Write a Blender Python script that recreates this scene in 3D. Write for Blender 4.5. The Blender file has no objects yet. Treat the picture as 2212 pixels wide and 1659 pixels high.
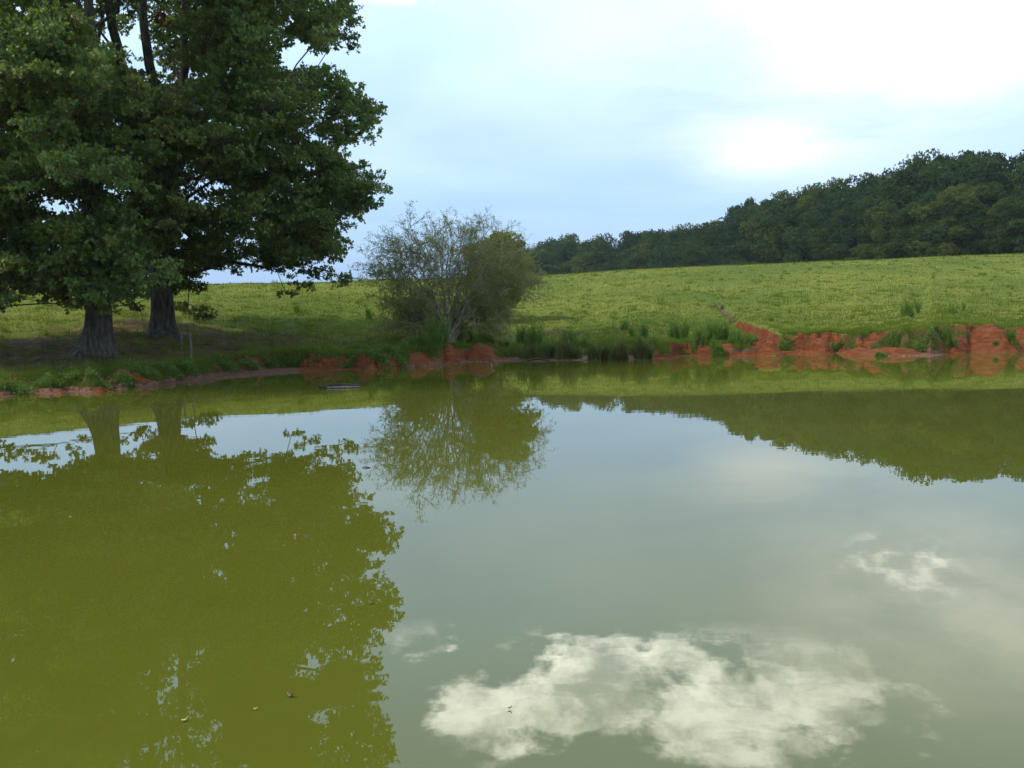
import bpy, math, random
import numpy as np
from mathutils import Vector, Matrix

random.seed(7)
RNG = np.random.default_rng(11)
scene = bpy.context.scene
COL = scene.collection
rad = math.radians

# ------------------------------------------------------------------ camera
EYE = np.array([0.0, 0.0, 1.8])
PITCH, ROLL = rad(4.55), rad(1.3)
FPX = 1752.0                       # focal length for a picture 2212 x 1659
_f = np.array([0, math.cos(PITCH), -math.sin(PITCH)])
_r0 = np.array([1.0, 0, 0]); _u0 = np.array([0, math.sin(PITCH), math.cos(PITCH)])
_r = math.cos(ROLL) * _r0 - math.sin(ROLL) * _u0
_u = math.sin(ROLL) * _r0 + math.cos(ROLL) * _u0
cam_data = bpy.data.cameras.new('camera')
cam = bpy.data.objects.new('camera', cam_data); COL.objects.link(cam)
cam_data.sensor_width = 36; cam_data.lens = 36 * FPX / 2212
cam_data.clip_start = 0.05; cam_data.clip_end = 5000
cam.matrix_world = Matrix(((_r[0], _u[0], -_f[0], EYE[0]), (_r[1], _u[1], -_f[1], EYE[1]),
                           (_r[2], _u[2], -_f[2], EYE[2]), (0, 0, 0, 1)))
scene.camera = cam

# ------------------------------------------------------------------ light
SUN_AZ, SUN_EL = rad(-102), rad(54)      # azimuth from +Y towards +X
sun_dir = Vector((math.sin(SUN_AZ) * math.cos(SUN_EL), math.cos(SUN_AZ) * math.cos(SUN_EL), math.sin(SUN_EL)))
sl = bpy.data.lights.new('sun', 'SUN'); sl.energy = 3.6; sl.angle = rad(7); sl.color = (1.0, 0.93, 0.80)
so = bpy.data.objects.new('sun', sl); COL.objects.link(so)
so.rotation_euler = (-sun_dir).to_track_quat('-Z', 'Y').to_euler()

world = bpy.data.worlds.new('World'); scene.world = world; world.use_nodes = True
scene.view_settings.view_transform = 'Standard'; scene.view_settings.look = 'None'
scene.view_settings.gamma = 1; scene.view_settings.exposure = 0.0
scene.render.resolution_x = 1024; scene.render.resolution_y = 768

class NT:
    """small helper for node trees"""
    def __init__(s, tree):
        s.t = tree; tree.nodes.clear()
    def n(s, typ, **kw):
        nd = s.t.nodes.new(typ)
        for k, v in kw.items():
            if k.startswith('i_'):
                key = k[2:]; key = int(key) if key.isdigit() else key.replace('_', ' ')
                nd.inputs[key].default_value = v
            else: setattr(nd, k, v)
        return nd
    def l(s, a, b): s.t.links.new(a, b)
    def put(s, v, sock):
        if hasattr(v, 'links'): s.l(v, sock)
        elif v is not None: sock.default_value = v
    def math(s, op, a, b=None, c=None, clamp=False):
        m = s.n('ShaderNodeMath', operation=op, use_clamp=clamp)
        for i, v in enumerate((a, b, c)):
            if v is not None: s.put(v, m.inputs[i])
        return m.outputs[0]
    def vmath(s, op, a, b=None):
        m = s.n('ShaderNodeVectorMath', operation=op)
        s.put(a, m.inputs[0])
        if b is not None: s.put(b, m.inputs[1])
        return m.outputs[0] if op not in ('DOT_PRODUCT', 'LENGTH') else m.outputs['Value']
    def mix(s, f, a, b, blend='MIX'):
        m = s.n('ShaderNodeMix', data_type='RGBA', blend_type=blend)
        s.put(f, m.inputs[0]); s.put(c4(a), m.inputs[6]); s.put(c4(b), m.inputs[7])
        return m.outputs[2]
    def noise(s, vec, scale, detail=4, rough=0.55, dist=0.0):
        m = s.n('ShaderNodeTexNoise'); m.inputs['Scale'].default_value = scale
        m.inputs['Detail'].default_value = detail; m.inputs['Roughness'].default_value = rough
        m.inputs['Distortion'].default_value = dist
        if vec is not None: s.l(vec, m.inputs['Vector'])
        return m.outputs['Fac']
    def ramp(s, v, lo, hi, a=0.0, b=1.0, smooth=True):
        m = s.n('ShaderNodeMapRange', interpolation_type='SMOOTHSTEP' if smooth else 'LINEAR')
        s.put(v, m.inputs[0]); m.inputs[1].default_value = lo; m.inputs[2].default_value = hi
        m.inputs[3].default_value = a; m.inputs[4].default_value = b
        return m.outputs[0]
    def scalev(s, vec, sc):
        m = s.n('ShaderNodeMapping'); s.l(vec, m.inputs[0]); m.inputs['Scale'].default_value = sc
        return m.outputs[0]
def c4(c):
    return (c[0], c[1], c[2], 1.0) if isinstance(c, (tuple, list)) and len(c) == 3 else c

def build_world():
    N = NT(world.node_tree)
    out = N.n('ShaderNodeOutputWorld'); bg = N.n('ShaderNodeBackground'); bg.inputs[1].default_value = 0.13
    N.l(bg.outputs[0], out.inputs[0])
    sky = N.n('ShaderNodeTexSky', sky_type='NISHITA', sun_disc=False)
    sky.sun_elevation = SUN_EL; sky.sun_rotation = SUN_AZ; sky.dust_density = 1.5; sky.ozone_density = 1.5
    tc = N.n('ShaderNodeTexCoord'); d = N.vmath('NORMALIZE', tc.outputs['Generated'])
    sp = N.n('ShaderNodeSeparateXYZ'); N.l(d, sp.inputs[0])
    X, Y, Z = sp.outputs
    az = N.math('ARCTAN2', X, Y); el = N.math('ARCSINE', Z)
    # coordinates of a flat cloud layer seen from below
    den = N.math('ADD', N.math('MAXIMUM', Z, 0.0), 0.10)
    cx = N.math('DIVIDE', X, den); cy = N.math('DIVIDE', Y, den)
    cv = N.n('ShaderNodeCombineXYZ'); N.l(cx, cv.inputs[0]); N.l(cy, cv.inputs[1])
    veil = N.ramp(N.noise(cv.outputs[0], 0.55, 5, 0.5, 0.3), 0.36, 0.68)
    den2 = N.math('ADD', N.math('MAXIMUM', Z, 0.0), 0.38)
    cv2 = N.n('ShaderNodeCombineXYZ'); N.l(N.math('DIVIDE', X, den2), cv2.inputs[0]); N.l(N.math('DIVIDE', Y, den2), cv2.inputs[1]); N.l(N.math('MULTIPLY', Z, 1.6), cv2.inputs[2])
    puff = N.noise(cv2.outputs[0], 4.2, 10, 0.60, 0.1)
    def blob(a0, e0, sa, se):
        da = N.math('DIVIDE', N.math('SUBTRACT', az, rad(a0)), rad(sa))
        de = N.math('DIVIDE', N.math('SUBTRACT', el, rad(e0)), rad(se))
        q = N.math('ADD', N.math('MULTIPLY', da, da), N.math('MULTIPLY', de, de))
        return N.math('POWER', 2.718, N.math('MULTIPLY', q, -1.0))
    # thin high veil over blue
    base = N.mix(N.math('MULTIPLY_ADD', veil, 0.55, 0.05), N.mix(1.0, sky.outputs[0], (1.45, 1.62, 1.75), 'MULTIPLY'), (8.6, 10.0, 11.0))
    haze = N.ramp(el, 0.0, rad(20), 0.88, 0.0)
    base = N.mix(haze, base, N.mix(N.ramp(el, 0, rad(14)), (2.6, 4.1, 6.7), (3.9, 6.0, 8.9)))
    # broken cumulus higher than the picture shows, seen mirrored in the pond
    hi = N.ramp(el, rad(20.2), rad(23))
    right = N.ramp(az, rad(-16), rad(-6))
    puff2 = N.math('SUBTRACT', N.math('ADD', puff, N.math('MULTIPLY', blob(10, 24.5, 13, 4.2), .13)), N.math('MULTIPLY', N.ramp(az, rad(23), rad(31)), .06))
    cum = N.math('MULTIPLY', N.math('MULTIPLY', N.math('MULTIPLY', N.ramp(puff2, 0.53, 0.62), N.ramp(N.noise(cv2.outputs[0], 11, 8, 0.62, 0.2), 0.32, 0.66, 0.22, 1.0)), hi), right)
    base = N.mix(N.ramp(el, rad(12), rad(24), 0, .42), base, (10.5, 14.5, 18.5))
    base = N.mix(cum, base, (50, 49.5, 46))
    # bright hazy cloud on the right, with one crisp torn cloud inside the glare
    g1 = blob(30, 19.5, 10.5, 5.0); g2 = blob(17.3, 10.8, 4.6, 1.6); g3 = blob(24, 16, 15, 7.5); g4 = blob(25.8, 16.4, 3.2, 2.1)
    gn = N.ramp(puff, 0.28, 0.66, 0.25, 1.0); wisp = N.noise(cv.outputs[0], 0.9, 6, 0.6, 0.8)
    base = N.mix(N.math('MULTIPLY', N.math('MULTIPLY', g3, 0.8), N.ramp(wisp, .3, .65, .3, 1)), base, (8.4, 9.6, 10.4))
    base = N.mix(N.math('MULTIPLY', N.math('MULTIPLY', g1, gn), 1.15, clamp=True), base, (16, 16.5, 16.5))
    base = N.mix(N.math('MULTIPLY', N.math('MULTIPLY', g2, N.ramp(wisp, .3, .6, .6, 1)), 0.8, clamp=True), base, (10.5, 10.8, 10.8))
    base = N.mix(N.math('MULTIPLY', N.ramp(g4, .15, .5), N.ramp(puff, .46, .57, 0, .8)), base, (25, 25, 24))
    N.l(base, bg.inputs[0])
build_world()

# ------------------------------------------------------------------ helpers
def ray(px, py):
    d = _f + _r * (px - 1106) / FPX + _u * (829.5 - py) / FPX
    return d
def at_depth(px, py, y):
    d = ray(px, py); return EYE + d * (y / d[1])
def at_range(px, py, r):
    d = ray(px, py); return EYE + d * (r / math.hypot(d[0], d[1]))
def at_height(px, py, z=0.0):
    d = ray(px, py); return EYE + d * ((z - EYE[2]) / d[2])
def az_of(px, py=740):
    d = ray(px, py); return math.atan2(d[0], d[1])

_perm = np.random.default_rng(5).random((256, 256))
def vnoise(x, y):
    x = np.asarray(x, float); y = np.asarray(y, float)
    xi = np.floor(x).astype(np.int64); yi = np.floor(y).astype(np.int64)
    fx = x - xi; fy = y - yi; fx = fx * fx * (3 - 2 * fx); fy = fy * fy * (3 - 2 * fy)
    a = _perm[xi & 255, yi & 255]; b = _perm[(xi + 1) & 255, yi & 255]
    c = _perm[xi & 255, (yi + 1) & 255]; d = _perm[(xi + 1) & 255, (yi + 1) & 255]
    return (a + (b - a) * fx) * (1 - fy) + (c + (d - c) * fx) * fy
def fbm(x, y, o=4):
    s = 0; a = 0.5; t = 0
    for i in range(o):
        s = s + a * vnoise(x * 2**i + 17.3 * i, y * 2**i + 5.1 * i); t += a; a *= 0.5
    return s / t * 2 - 1          # about -1..1
def sstep(x, a=0.0, b=1.0):
    t = np.clip((x - a) / (b - a), 0, 1); return t * t * (3 - 2 * t)

def new_mesh(name, verts, faces, mat=None, parent=None, smooth=False, tint=None, attrs=None):
    """faces: array (n,3) or (n,4); one mesh object"""
    verts = np.ascontiguousarray(verts, dtype=np.float32); faces = np.asarray(faces, dtype=np.int32)
    me = bpy.data.meshes.new(name)
    k = faces.shape[1]; n = len(faces)
    me.vertices.add(len(verts)); me.vertices.foreach_set('co', verts.ravel())
    me.loops.add(n * k); me.loops.foreach_set('vertex_index', faces.ravel())
    me.polygons.add(n); me.polygons.foreach_set('loop_start', np.arange(n, dtype=np.int32) * k)
    me.polygons.foreach_set('loop_total', np.full(n, k, dtype=np.int32))
    if smooth: me.polygons.foreach_set('use_smooth', np.ones(n, dtype=bool))
    for an, av in ((attrs or {}) | ({'tint': tint} if tint is not None else {})).items():
        a = me.attributes.new(an, 'FLOAT', 'POINT'); a.data.foreach_set('value', np.asarray(av, dtype=np.float32))
    me.update(calc_edges=True); me.validate()
    if mat: me.materials.append(mat)
    ob = bpy.data.objects.new(name, me); COL.objects.link(ob)
    if parent: ob.parent = parent
    return ob
def thing(name, label, cat, loc=(0, 0, 0), group=None):
    o = bpy.data.objects.new(name, None); o.empty_display_size = 0.2; COL.objects.link(o)
    o.location = loc; o['label'] = label; o['category'] = cat
    if group: o['group'] = group
    return o
def tag(o, label, cat, group=None):
    o['label'] = label; o['category'] = cat
    if group: o['group'] = group
    return o

def rand_dirs(n, rng=RNG):
    v = rng.normal(size=(n, 3)); return v / np.linalg.norm(v, axis=1)[:, None]
def leaves(pos, axis, length, width, rng=RNG, fold=0.18):
    """rhombic folded leaves: 4 vertices each, from pos along axis"""
    n = len(pos); side = np.cross(axis, rand_dirs(n, rng)); side /= np.linalg.norm(side, axis=1)[:, None] + 1e-9
    nor = np.cross(axis, side)
    L = length[:, None]; W = width[:, None]
    v = np.empty((n, 4, 3))
    v[:, 0] = pos; v[:, 1] = pos + axis * L * .5 + side * W * .5 + nor * L * fold * .5
    v[:, 2] = pos + axis * L; v[:, 3] = pos + axis * L * .55 - side * W * .5 + nor * L * fold * .5
    f = np.arange(n * 4).reshape(n, 4)
    return v.reshape(-1, 3), f
class Tubes:
    def __init__(s): s.v = []; s.f = []; s.n = 0; s.t = []
    def add(s, pts, radii, k=5, tint=0.5):
        pts = np.asarray(pts, float); radii = np.asarray(radii, float); m = len(pts)
        tg = np.gradient(pts, axis=0); tg /= np.linalg.norm(tg, axis=1)[:, None] + 1e-9
        ref = np.where(np.abs(tg[:, 2:3]) > 0.9, np.array([[1.0, 0, 0]]), np.array([[0, 0, 1.0]]))
        a = np.cross(tg, ref); a /= np.linalg.norm(a, axis=1)[:, None] + 1e-9
        for i in range(1, m):                        # keep the frame from flipping
            p = a[i - 1] - tg[i] * np.dot(a[i - 1], tg[i]); a[i] = p / (np.linalg.norm(p) + 1e-9)
        b = np.cross(tg, a)
        ang = np.arange(k) * 2 * math.pi / k
        ring = pts[:, None] + radii[:, None, None] * (np.cos(ang)[None, :, None] * a[:, None] + np.sin(ang)[None, :, None] * b[:, None])
        s.v.append(ring.reshape(-1, 3)); s.t.append(np.full(m * k, tint))
        i = np.arange(m - 1)[:, None] * k; j = np.arange(k)[None]; j2 = (j + 1) % k
        q = np.stack([i + j, i + j2, i + k + j2, i + k + j], -1).reshape(-1, 4) + s.n
        s.f.append(q); s.n += m * k
        if radii[-1] > 0.006:                        # cap
            s.v.append(pts[-1:] + tg[-1:] * radii[-1] * .3); s.t.append(np.array([tint]))
            e = s.n - k
            s.f.append(np.array([[e + t, e + (t + 1) % k, s.n, s.n] for t in range(k)])); s.n += 1
    def build(s, name, mat, parent=None, origin=None):
        v = np.concatenate(s.v); f = np.concatenate(s.f)
        if origin is not None: v = v - np.asarray(origin)
        tri = f[:, 2] == f[:, 3]
        f = f.copy(); f3 = f[tri][:, :3]; f4 = f[~tri]
        allf = np.concatenate([f4[:, [0, 1, 2]], f4[:, [0, 2, 3]], f3]) if len(f3) else f4
        return new_mesh(name, v, allf, mat, parent, True, np.concatenate(s.t))

# ------------------------------------------------------------------ materials
def mat_new(name):
    m = bpy.data.materials.new(name); m.use_nodes = True
    return m, NT(m.node_tree)
def foliage(name, dark, light, trans=0.35, gloss=0.25, warm=None, rough=0.45, spec=0.3, vary=0.0):
    m, N = mat_new(name)
    at = N.n('ShaderNodeAttribute', attribute_name='tint')
    obj = N.n('ShaderNodeTexCoord').outputs['Object']
    nz = N.noise(obj, 0.9, 3)
    f = N.math('ADD', N.math('MULTIPLY', at.outputs['Fac'], 0.75), N.math('MULTIPLY', nz, 0.35), clamp=True)
    if vary:
        oi = N.n('ShaderNodeObjectInfo').outputs['Random']; f = N.math('ADD', f, N.math('MULTIPLY_ADD', oi, vary, -vary * .5), clamp=True)
    col = N.mix(f, dark, light)
    if warm:
        col = N.mix(N.ramp(at.outputs['Fac'], 0.93, 1.0), col, warm)
    p = N.n('ShaderNodeBsdfPrincipled'); N.l(col, p.inputs['Base Color'])
    p.inputs['Roughness'].default_value = rough; p.inputs['Specular IOR Level'].default_value = spec
    t = N.n('ShaderNodeBsdfTranslucent'); N.l(N.mix(1.0, col, (1.3, 1.25, 0.6), 'MULTIPLY'), t.inputs[0])
    mx = N.n('ShaderNodeMixShader'); mx.inputs[0].default_value = trans
    N.l(p.outputs[0], mx.inputs[1]); N.l(t.outputs[0], mx.inputs[2])
    o = N.n('ShaderNodeOutputMaterial'); N.l(mx.outputs[0], o.inputs[0])
    return m
def plain(name, a, b, scale=6.0, rough=0.9, bump=0.4, stretch=(1, 1, 1), spec=0.2, detail=6, bdist=0.02):
    m, N = mat_new(name)
    obj = N.n('ShaderNodeTexCoord').outputs['Object']; v = N.scalev(obj, stretch)
    n1 = N.noise(v, scale, detail, 0.65)
    p = N.n('ShaderNodeBsdfPrincipled'); N.l(N.mix(N.ramp(n1, 0.35, 0.65), a, b), p.inputs['Base Color'])
    p.inputs['Roughness'].default_value = rough; p.inputs['Specular IOR Level'].default_value = spec
    bp = N.n('ShaderNodeBump'); bp.inputs['Strength'].default_value = bump; bp.inputs['Distance'].default_value = bdist
    N.l(n1, bp.inputs['Height']); N.l(bp.outputs[0], p.inputs['Normal'])
    o = N.n('ShaderNodeOutputMaterial'); N.l(p.outputs[0], o.inputs[0])
    return m

M = {}
M['oak_leaf'] = foliage('oak leaves', (0.056, 0.104, 0.030), (0.215, 0.280, 0.080), 0.42, warm=(0.22, 0.22, 0.06))
M['dead_leaf'] = foliage('withered leaves', (0.16, 0.055, 0.02), (0.25, 0.09, 0.03), 0.3)
M['bark'] = plain('oak bark', (0.045, 0.036, 0.028), (0.13, 0.11, 0.09), 9, 0.95, 0.9, (1, 1, 0.22), bdist=0.05)
M['dead_wood'] = plain('weathered grey wood', (0.16, 0.14, 0.12), (0.34, 0.31, 0.27), 14, 0.9, 0.5, (1, 1, 0.3))
M['post'] = plain('grey brown post wood', (0.09, 0.08, 0.07), (0.22, 0.195, 0.165), 14, 0.9, 0.5, (1, 1, 0.3))
M['twig'] = plain('willow twigs', (0.17, 0.145, 0.105), (0.34, 0.29, 0.22), 10, 0.9, 0.3)
M['willow_leaf'] = foliage('thin willow leaves', (0.12, 0.15, 0.038), (0.30, 0.31, 0.09), 0.5)
M['olive_leaf'] = foliage('olive green leaves', (0.10, 0.125, 0.022), (0.22, 0.23, 0.045), 0.4)
M['wood_leaf'] = foliage('wood edge leaves', (0.020, 0.044, 0.018), (0.075, 0.110, 0.034), 0.2, vary=.7, rough=.8, spec=.05)
M['wood_leaf_b'] = foliage('lighter wood edge leaves', (0.034, 0.064, 0.018), (0.125, 0.150, 0.036), 0.22, vary=.7, rough=.8, spec=.05)
M['wood_leaf_c'] = foliage('blue green wood edge leaves', (0.018, 0.042, 0.026), (0.060, 0.098, 0.042), 0.2, vary=.7, rough=.8, spec=.05)
M['grass'] = foliage('meadow grass', (0.055, 0.088, 0.010), (0.168, 0.180, 0.026), 0.42, warm=(0.19, 0.125, 0.035), rough=0.9, spec=0.02)
M['bank_grass'] = foliage('bank grass', (0.060, 0.100, 0.016), (0.155, 0.200, 0.030), 0.42, rough=0.9, spec=0.03)
M['weed'] = foliage('upright weeds', (0.085, 0.155, 0.025), (0.19, 0.285, 0.055), 0.48)
M['rush'] = foliage('rush blades', (0.045, 0.066, 0.020), (0.15, 0.18, 0.045), 0.38, warm=(0.26, 0.19, 0.09))
M['herb'] = foliage('low leafy herbs', (0.060, 0.115, 0.022), (0.17, 0.245, 0.045), 0.42)
M['drift'] = plain('wet driftwood', (0.020, 0.016, 0.011), (0.065, 0.05, 0.035), 12, 0.95, 0.6, (0.4, 1, 1))
M['float_leaf'] = plain('yellowed floating leaf', (0.30, 0.26, 0.10), (0.45, 0.38, 0.16), 20, 0.6, 0.1)
M['brown_leaf'] = plain('brown floating leaf', (0.10, 0.045, 0.03), (0.22, 0.12, 0.09), 20, 0.6, 0.1)

def ground_material():
    m, N = mat_new('meadow and clay ground')
    geo = N.n('ShaderNodeNewGeometry'); P = geo.outputs['Position']
    def att(n): return N.n('ShaderNodeAttribute', attribute_name=n).outputs['Fac']
    n_big = N.noise(P, 0.10, 5, 0.6); n_mid = N.noise(P, 0.9, 6, 0.65); n_fine = N.noise(P, 9.0, 6, 0.7)
    grass = N.mix(N.ramp(n_big, 0.35, 0.65), (0.080, 0.110, 0.016), (0.150, 0.158, 0.024))
    grass = N.mix(N.ramp(n_mid, 0.42, 0.72, 0, 0.6), grass, (0.085, 0.115, 0.020))
    grass = N.mix(N.ramp(n_fine, 0.45, 0.75, 0, 0.5), grass, (0.06, 0.075, 0.018))
    soil = N.mix(N.ramp(N.noise(P, 1.6, 6, 0.7), 0.38, 0.62), (0.050, 0.032, 0.020), (0.135, 0.075, 0.045))
    st = N.scalev(P, (1.3, 1.3, 5.0))
    c1 = N.noise(st, 2.2, 8, 0.65, 0.4)
    clay = N.mix(N.ramp(c1, 0.32, 0.70), (0.086, 0.025, 0.010), (0.178, 0.056, 0.021))
    clay = N.mix(N.ramp(N.noise(P, 0.8, 5, 0.6), 0.50, 0.72, 0, 0.7), clay, (0.155, 0.072, 0.035))
    clay = N.mix(N.ramp(n_fine, 0.55, 0.8, 0, 0.6), clay, (0.10, 0.028, 0.015))
    mud = N.mix(N.ramp(N.noise(P, 7, 5, 0.7), 0.4, 0.65), (0.075, 0.036, 0.022), (0.19, 0.10, 0.065))
    edge = N.math('SUBTRACT', N.noise(P, 5.0, 5, 0.7), 0.5)
    def soft(a): return N.ramp(N.math('ADD', a, N.math('MULTIPLY', edge, 0.9)), 0.38, 0.62)
    col = N.mix(soft(att('soil')), grass, soil)
    col = N.mix(soft(att('clay')), col, clay)
    mm = soft(att('mud')); col = N.mix(mm, col, mud)
    p = N.n('ShaderNodeBsdfPrincipled'); N.l(col, p.inputs['Base Color'])
    N.l(N.ramp(mm, 0, 1, 0.95, 0.75), p.inputs['Roughness']); p.inputs['Specular IOR Level'].default_value = 0.06
    h = N.math('ADD', N.math('MULTIPLY', n_fine, 0.5), c1)
    bp = N.n('ShaderNodeBump'); bp.inputs['Strength'].default_value = 0.8; bp.inputs['Distance'].default_value = 0.06
    N.l(h, bp.inputs['Height']); N.l(bp.outputs[0], p.inputs['Normal'])
    o = N.n('ShaderNodeOutputMaterial'); N.l(p.outputs[0], o.inputs[0])
    return m
M['ground'] = ground_material()

def water_material():
    m, N = mat_new('green pond water')
    geo = N.n('ShaderNodeNewGeometry'); P = geo.outputs['Position']
    n = N.noise(N.scalev(P, (0.10, 0.22, 1)), 1.0, 4, 0.5)
    col = N.mix(N.ramp(n, 0.3, 0.7), (0.067, 0.071, 0.0075), (0.079, 0.081, 0.0095))
    p = N.n('ShaderNodeBsdfPrincipled'); N.l(col, p.inputs['Base Color'])
    p.inputs['Roughness'].default_value = 0.0; p.inputs['IOR'].default_value = 1.46
    rip = N.noise(N.scalev(P, (0.9, 2.4, 1)), 1.0, 3, 0.5)
    bp = N.n('ShaderNodeBump'); bp.inputs['Strength'].default_value = 1.0; bp.inputs['Distance'].default_value = 0.0006
    N.l(rip, bp.inputs['Height']); N.l(bp.outputs[0], p.inputs['Normal'])
    o = N.n('ShaderNodeOutputMaterial'); N.l(p.outputs[0], o.inputs[0])
    return m
M['water'] = water_material()

# ------------------------------------------------------------------ terrain
shore_px = [(-120, 872), (13, 857), (60, 852), (107, 851), (150, 847), (195, 849), (230, 842), (260, 842), (325, 836), (380, 829), (423, 825), (470, 819), (521, 815),
            (600, 808), (648, 805), (734, 800), (775, 799), (804, 799), (875, 794), (947, 789), (1000, 784), (1040, 782), (1088, 780.5), (1150, 780), (1224, 779),
            (1330, 778), (1413, 776), (1486, 769.5), (1560, 769), (1627, 768), (1700, 765), (1797, 762), (1845, 767), (1920, 769), (2010, 770),
            (2060, 764), (2109, 761), (2212, 757), (2330, 752)]
_sa = [az_of(x, y) for x, y in shore_px]; _sr = [float(np.hypot(*at_height(x, y)[:2])) for x, y in shore_px]
SA = [-math.pi, rad(-120), rad(-90), rad(-65), rad(-48), rad(-40)] + _sa + [rad(42), rad(52), rad(68), rad(90), rad(120), math.pi]
SR = [0.5, 0.5, 5, 10, 14, 17] + _sr + [44, 46, 38, 20, 0.5, 0.5]
# x, y of the lip, width of the mud shelf, width of the bank face, bare clay 0..1
bank = [(-120, 830, .2, 1.6, .25), (13, 818, .2, 1.5, .2), (107, 812, .2, 1.3, .25), (195, 808, .2, 1.3, .3), (247, 803, .2, 1.3, .25), (358, 792, .3, 1.4, .4), (456, 783, 1.0, 1.2, .4),
        (521, 772, 2.2, .9, .35), (618, 762, 2.0, .8, .5), (648, 762, 1.6, .7, .8), (726, 767, .9, .6, 1), (804, 767, .4, .6, 1), (875, 761, .2, .8, .75),
        (973, 756, .2, .9, .7), (1039, 754, .2, .9, .75), (1078, 757, .3, 1.0, .3), (1100, 757, 1.2, 1.4, .2), (1224, 748, 1.2, 1.8, .3), (1330, 745, 1.0, 1.6, .3), (1405, 745, .6, 1.0, .6),
        (1420, 742, .25, .6, 1), (1470, 742, .25, .6, 1), (1520, 744, .25, .7, .8), (1570, 743, .25, .7, 1), (1627, 730, .3, 1.0, 1), (1655, 722, .3, 1.3, 1),
        (1743, 723, .5, 1.3, 1), (1868, 719, .8, 1.3, .95), (1925, 716, .8, 1.4, .5), (1990, 712, .8, 1.5, .35), (2030, 706, .6, 1.6, .7), (2066, 703, .5, 1.8, 1), (2212, 706, .3, 1.7, 1), (2330, 700, .3, 1.6, 1)]
BA = [az_of(b[0], b[1]) for b in bank]
_brs = np.interp(BA, SA, SR)
BM = [b[2] for b in bank]; BW = [b[3] for b in bank]; BC = [b[4] for b in bank]
BH = [float(at_range(b[0], b[1], rs + b[2] + b[3])[2]) for b, rs in zip(bank, _brs)]
crest = [(-120, 585, 76), (0, 590, 75), (150, 600, 72), (440, 615, 67), (620, 612, 67), (760, 607, 72), (950, 602, 84), (1150, 597, 94), (1400, 582, 97), (1500, 577, 101), (1800, 565, 120),
         (2000, 556, 134), (2212, 549, 145), (2330, 546, 150)]
CA = [az_of(x, y) for x, y, r in crest]; CR = [c[2] for c in crest]; CH = [float(at_range(*c)[2]) for c in crest]
# clay mounds standing out of the bank: x, y of the peak, y of the foot, half width in pixels
mounds = [(903, 759, 792, 42, 1.2), (930, 770, 790, 24, .9), (966, 741, 787, 33, 1.2), (1040, 741, 782, 54, 1.3), (1012, 752, 782, 20, .9), (799, 787, 800, 14, .45), (1664, 733, 769, 30, 1.3), (1762, 727, 765, 36, 1.0),
          (1860, 752, 768, 45, .8), (1925, 750, 770, 64, 1.1), (2055, 724, 764, 34, 1.1), (2135, 702, 761, 60, 1.6), (2235, 704, 757, 40, 1.4), (215, 839, 849, 22, .3), (128, 841, 851, 14, .3), (1545, 747, 769, 26, .7)]
MD = []
for x, yp, yf, hw, setb in mounds:
    g = at_height(x, yf); r0 = math.hypot(g[0], g[1]); a = math.atan2(g[0], g[1])
    r1 = r0 + setb; H = float(at_range(x, yp, r1)[2]); W = hw / FPX * r1
    MD.append((a, r1, H, W, setb))
# gully running down from the meadow to the pond on the right
gully_px = [(1586, 690, .45, .42), (1622, 706, .75, .62), (1662, 722, .95, .9), (1700, 742, 1.0, 1.15), (1716, 756, .9, 1.3)]
track_px = [(1550, 652), (1560, 668), (1572, 680), (1588, 688)]

def base_profile(x, y):
    x = np.asarray(x, float); y = np.asarray(y, float)
    a = np.arctan2(x, y); r = np.hypot(x, y)
    rs = np.interp(a, SA, SR) + 0.10 * fbm(a * 60, a * 0 + 3, 4) + 0.05 * fbm(a * 260, a * 0 + 9, 3)
    m = np.interp(a, BA, BM); w = np.interp(a, BA, BW); hl = np.interp(a, BA, BH)
    bare = np.interp(a, BA, BC)
    jag = 1.0 * fbm(a * 38, a * 0 + 1, 3) + 0.22 * fbm(a * 170, a * 0 + 2, 3)
    m2 = np.maximum(m + np.where(jag > 0, jag, jag * .5) * sstep(bare, .1, .6), 0.05); w2 = np.maximum(w * (1 + 0.5 * fbm(a * 80, a * 0 + 5, 2)), 0.25)
    hl2 = hl * (1 + 0.16 * fbm(a * 75, a * 0 + 7, 3))
    rc = np.interp(a, CA, CR); zc = np.interp(a, CA, CH)
    q = r - rs
    z = np.where(q < 0, np.maximum(q * 0.22, -1.3), 0.0)
    z = np.where(q >= 0, np.minimum(q * 0.09, 0.10) + 0.004, z)
    s = (q - m2) / w2
    face = np.clip(s, 0, 1)
    fz = 0.35 * sstep(face) + 0.65 * face**0.75
    z = np.where(q > m2, np.maximum(z, 0.10) * (1 - fz) + hl2 * fz, z)
    rl = rs + m2 + w2
    t = np.clip((r - rl) / np.maximum(rc - rl, 1), 0, 1)
    g = 0.42 * t + 0.58 * sstep(t)
    zs = hl2 + (zc - hl2) * g
    z = np.where(r > rl, zs, z)
    over = np.maximum(r - rc, 0)
    z = np.where(r > rc, zc - np.minimum(0.035 * over * sstep(over, 0, 25), 6.0), z)
    return a, r, q, s, z, bare, rl, rc, m2

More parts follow.
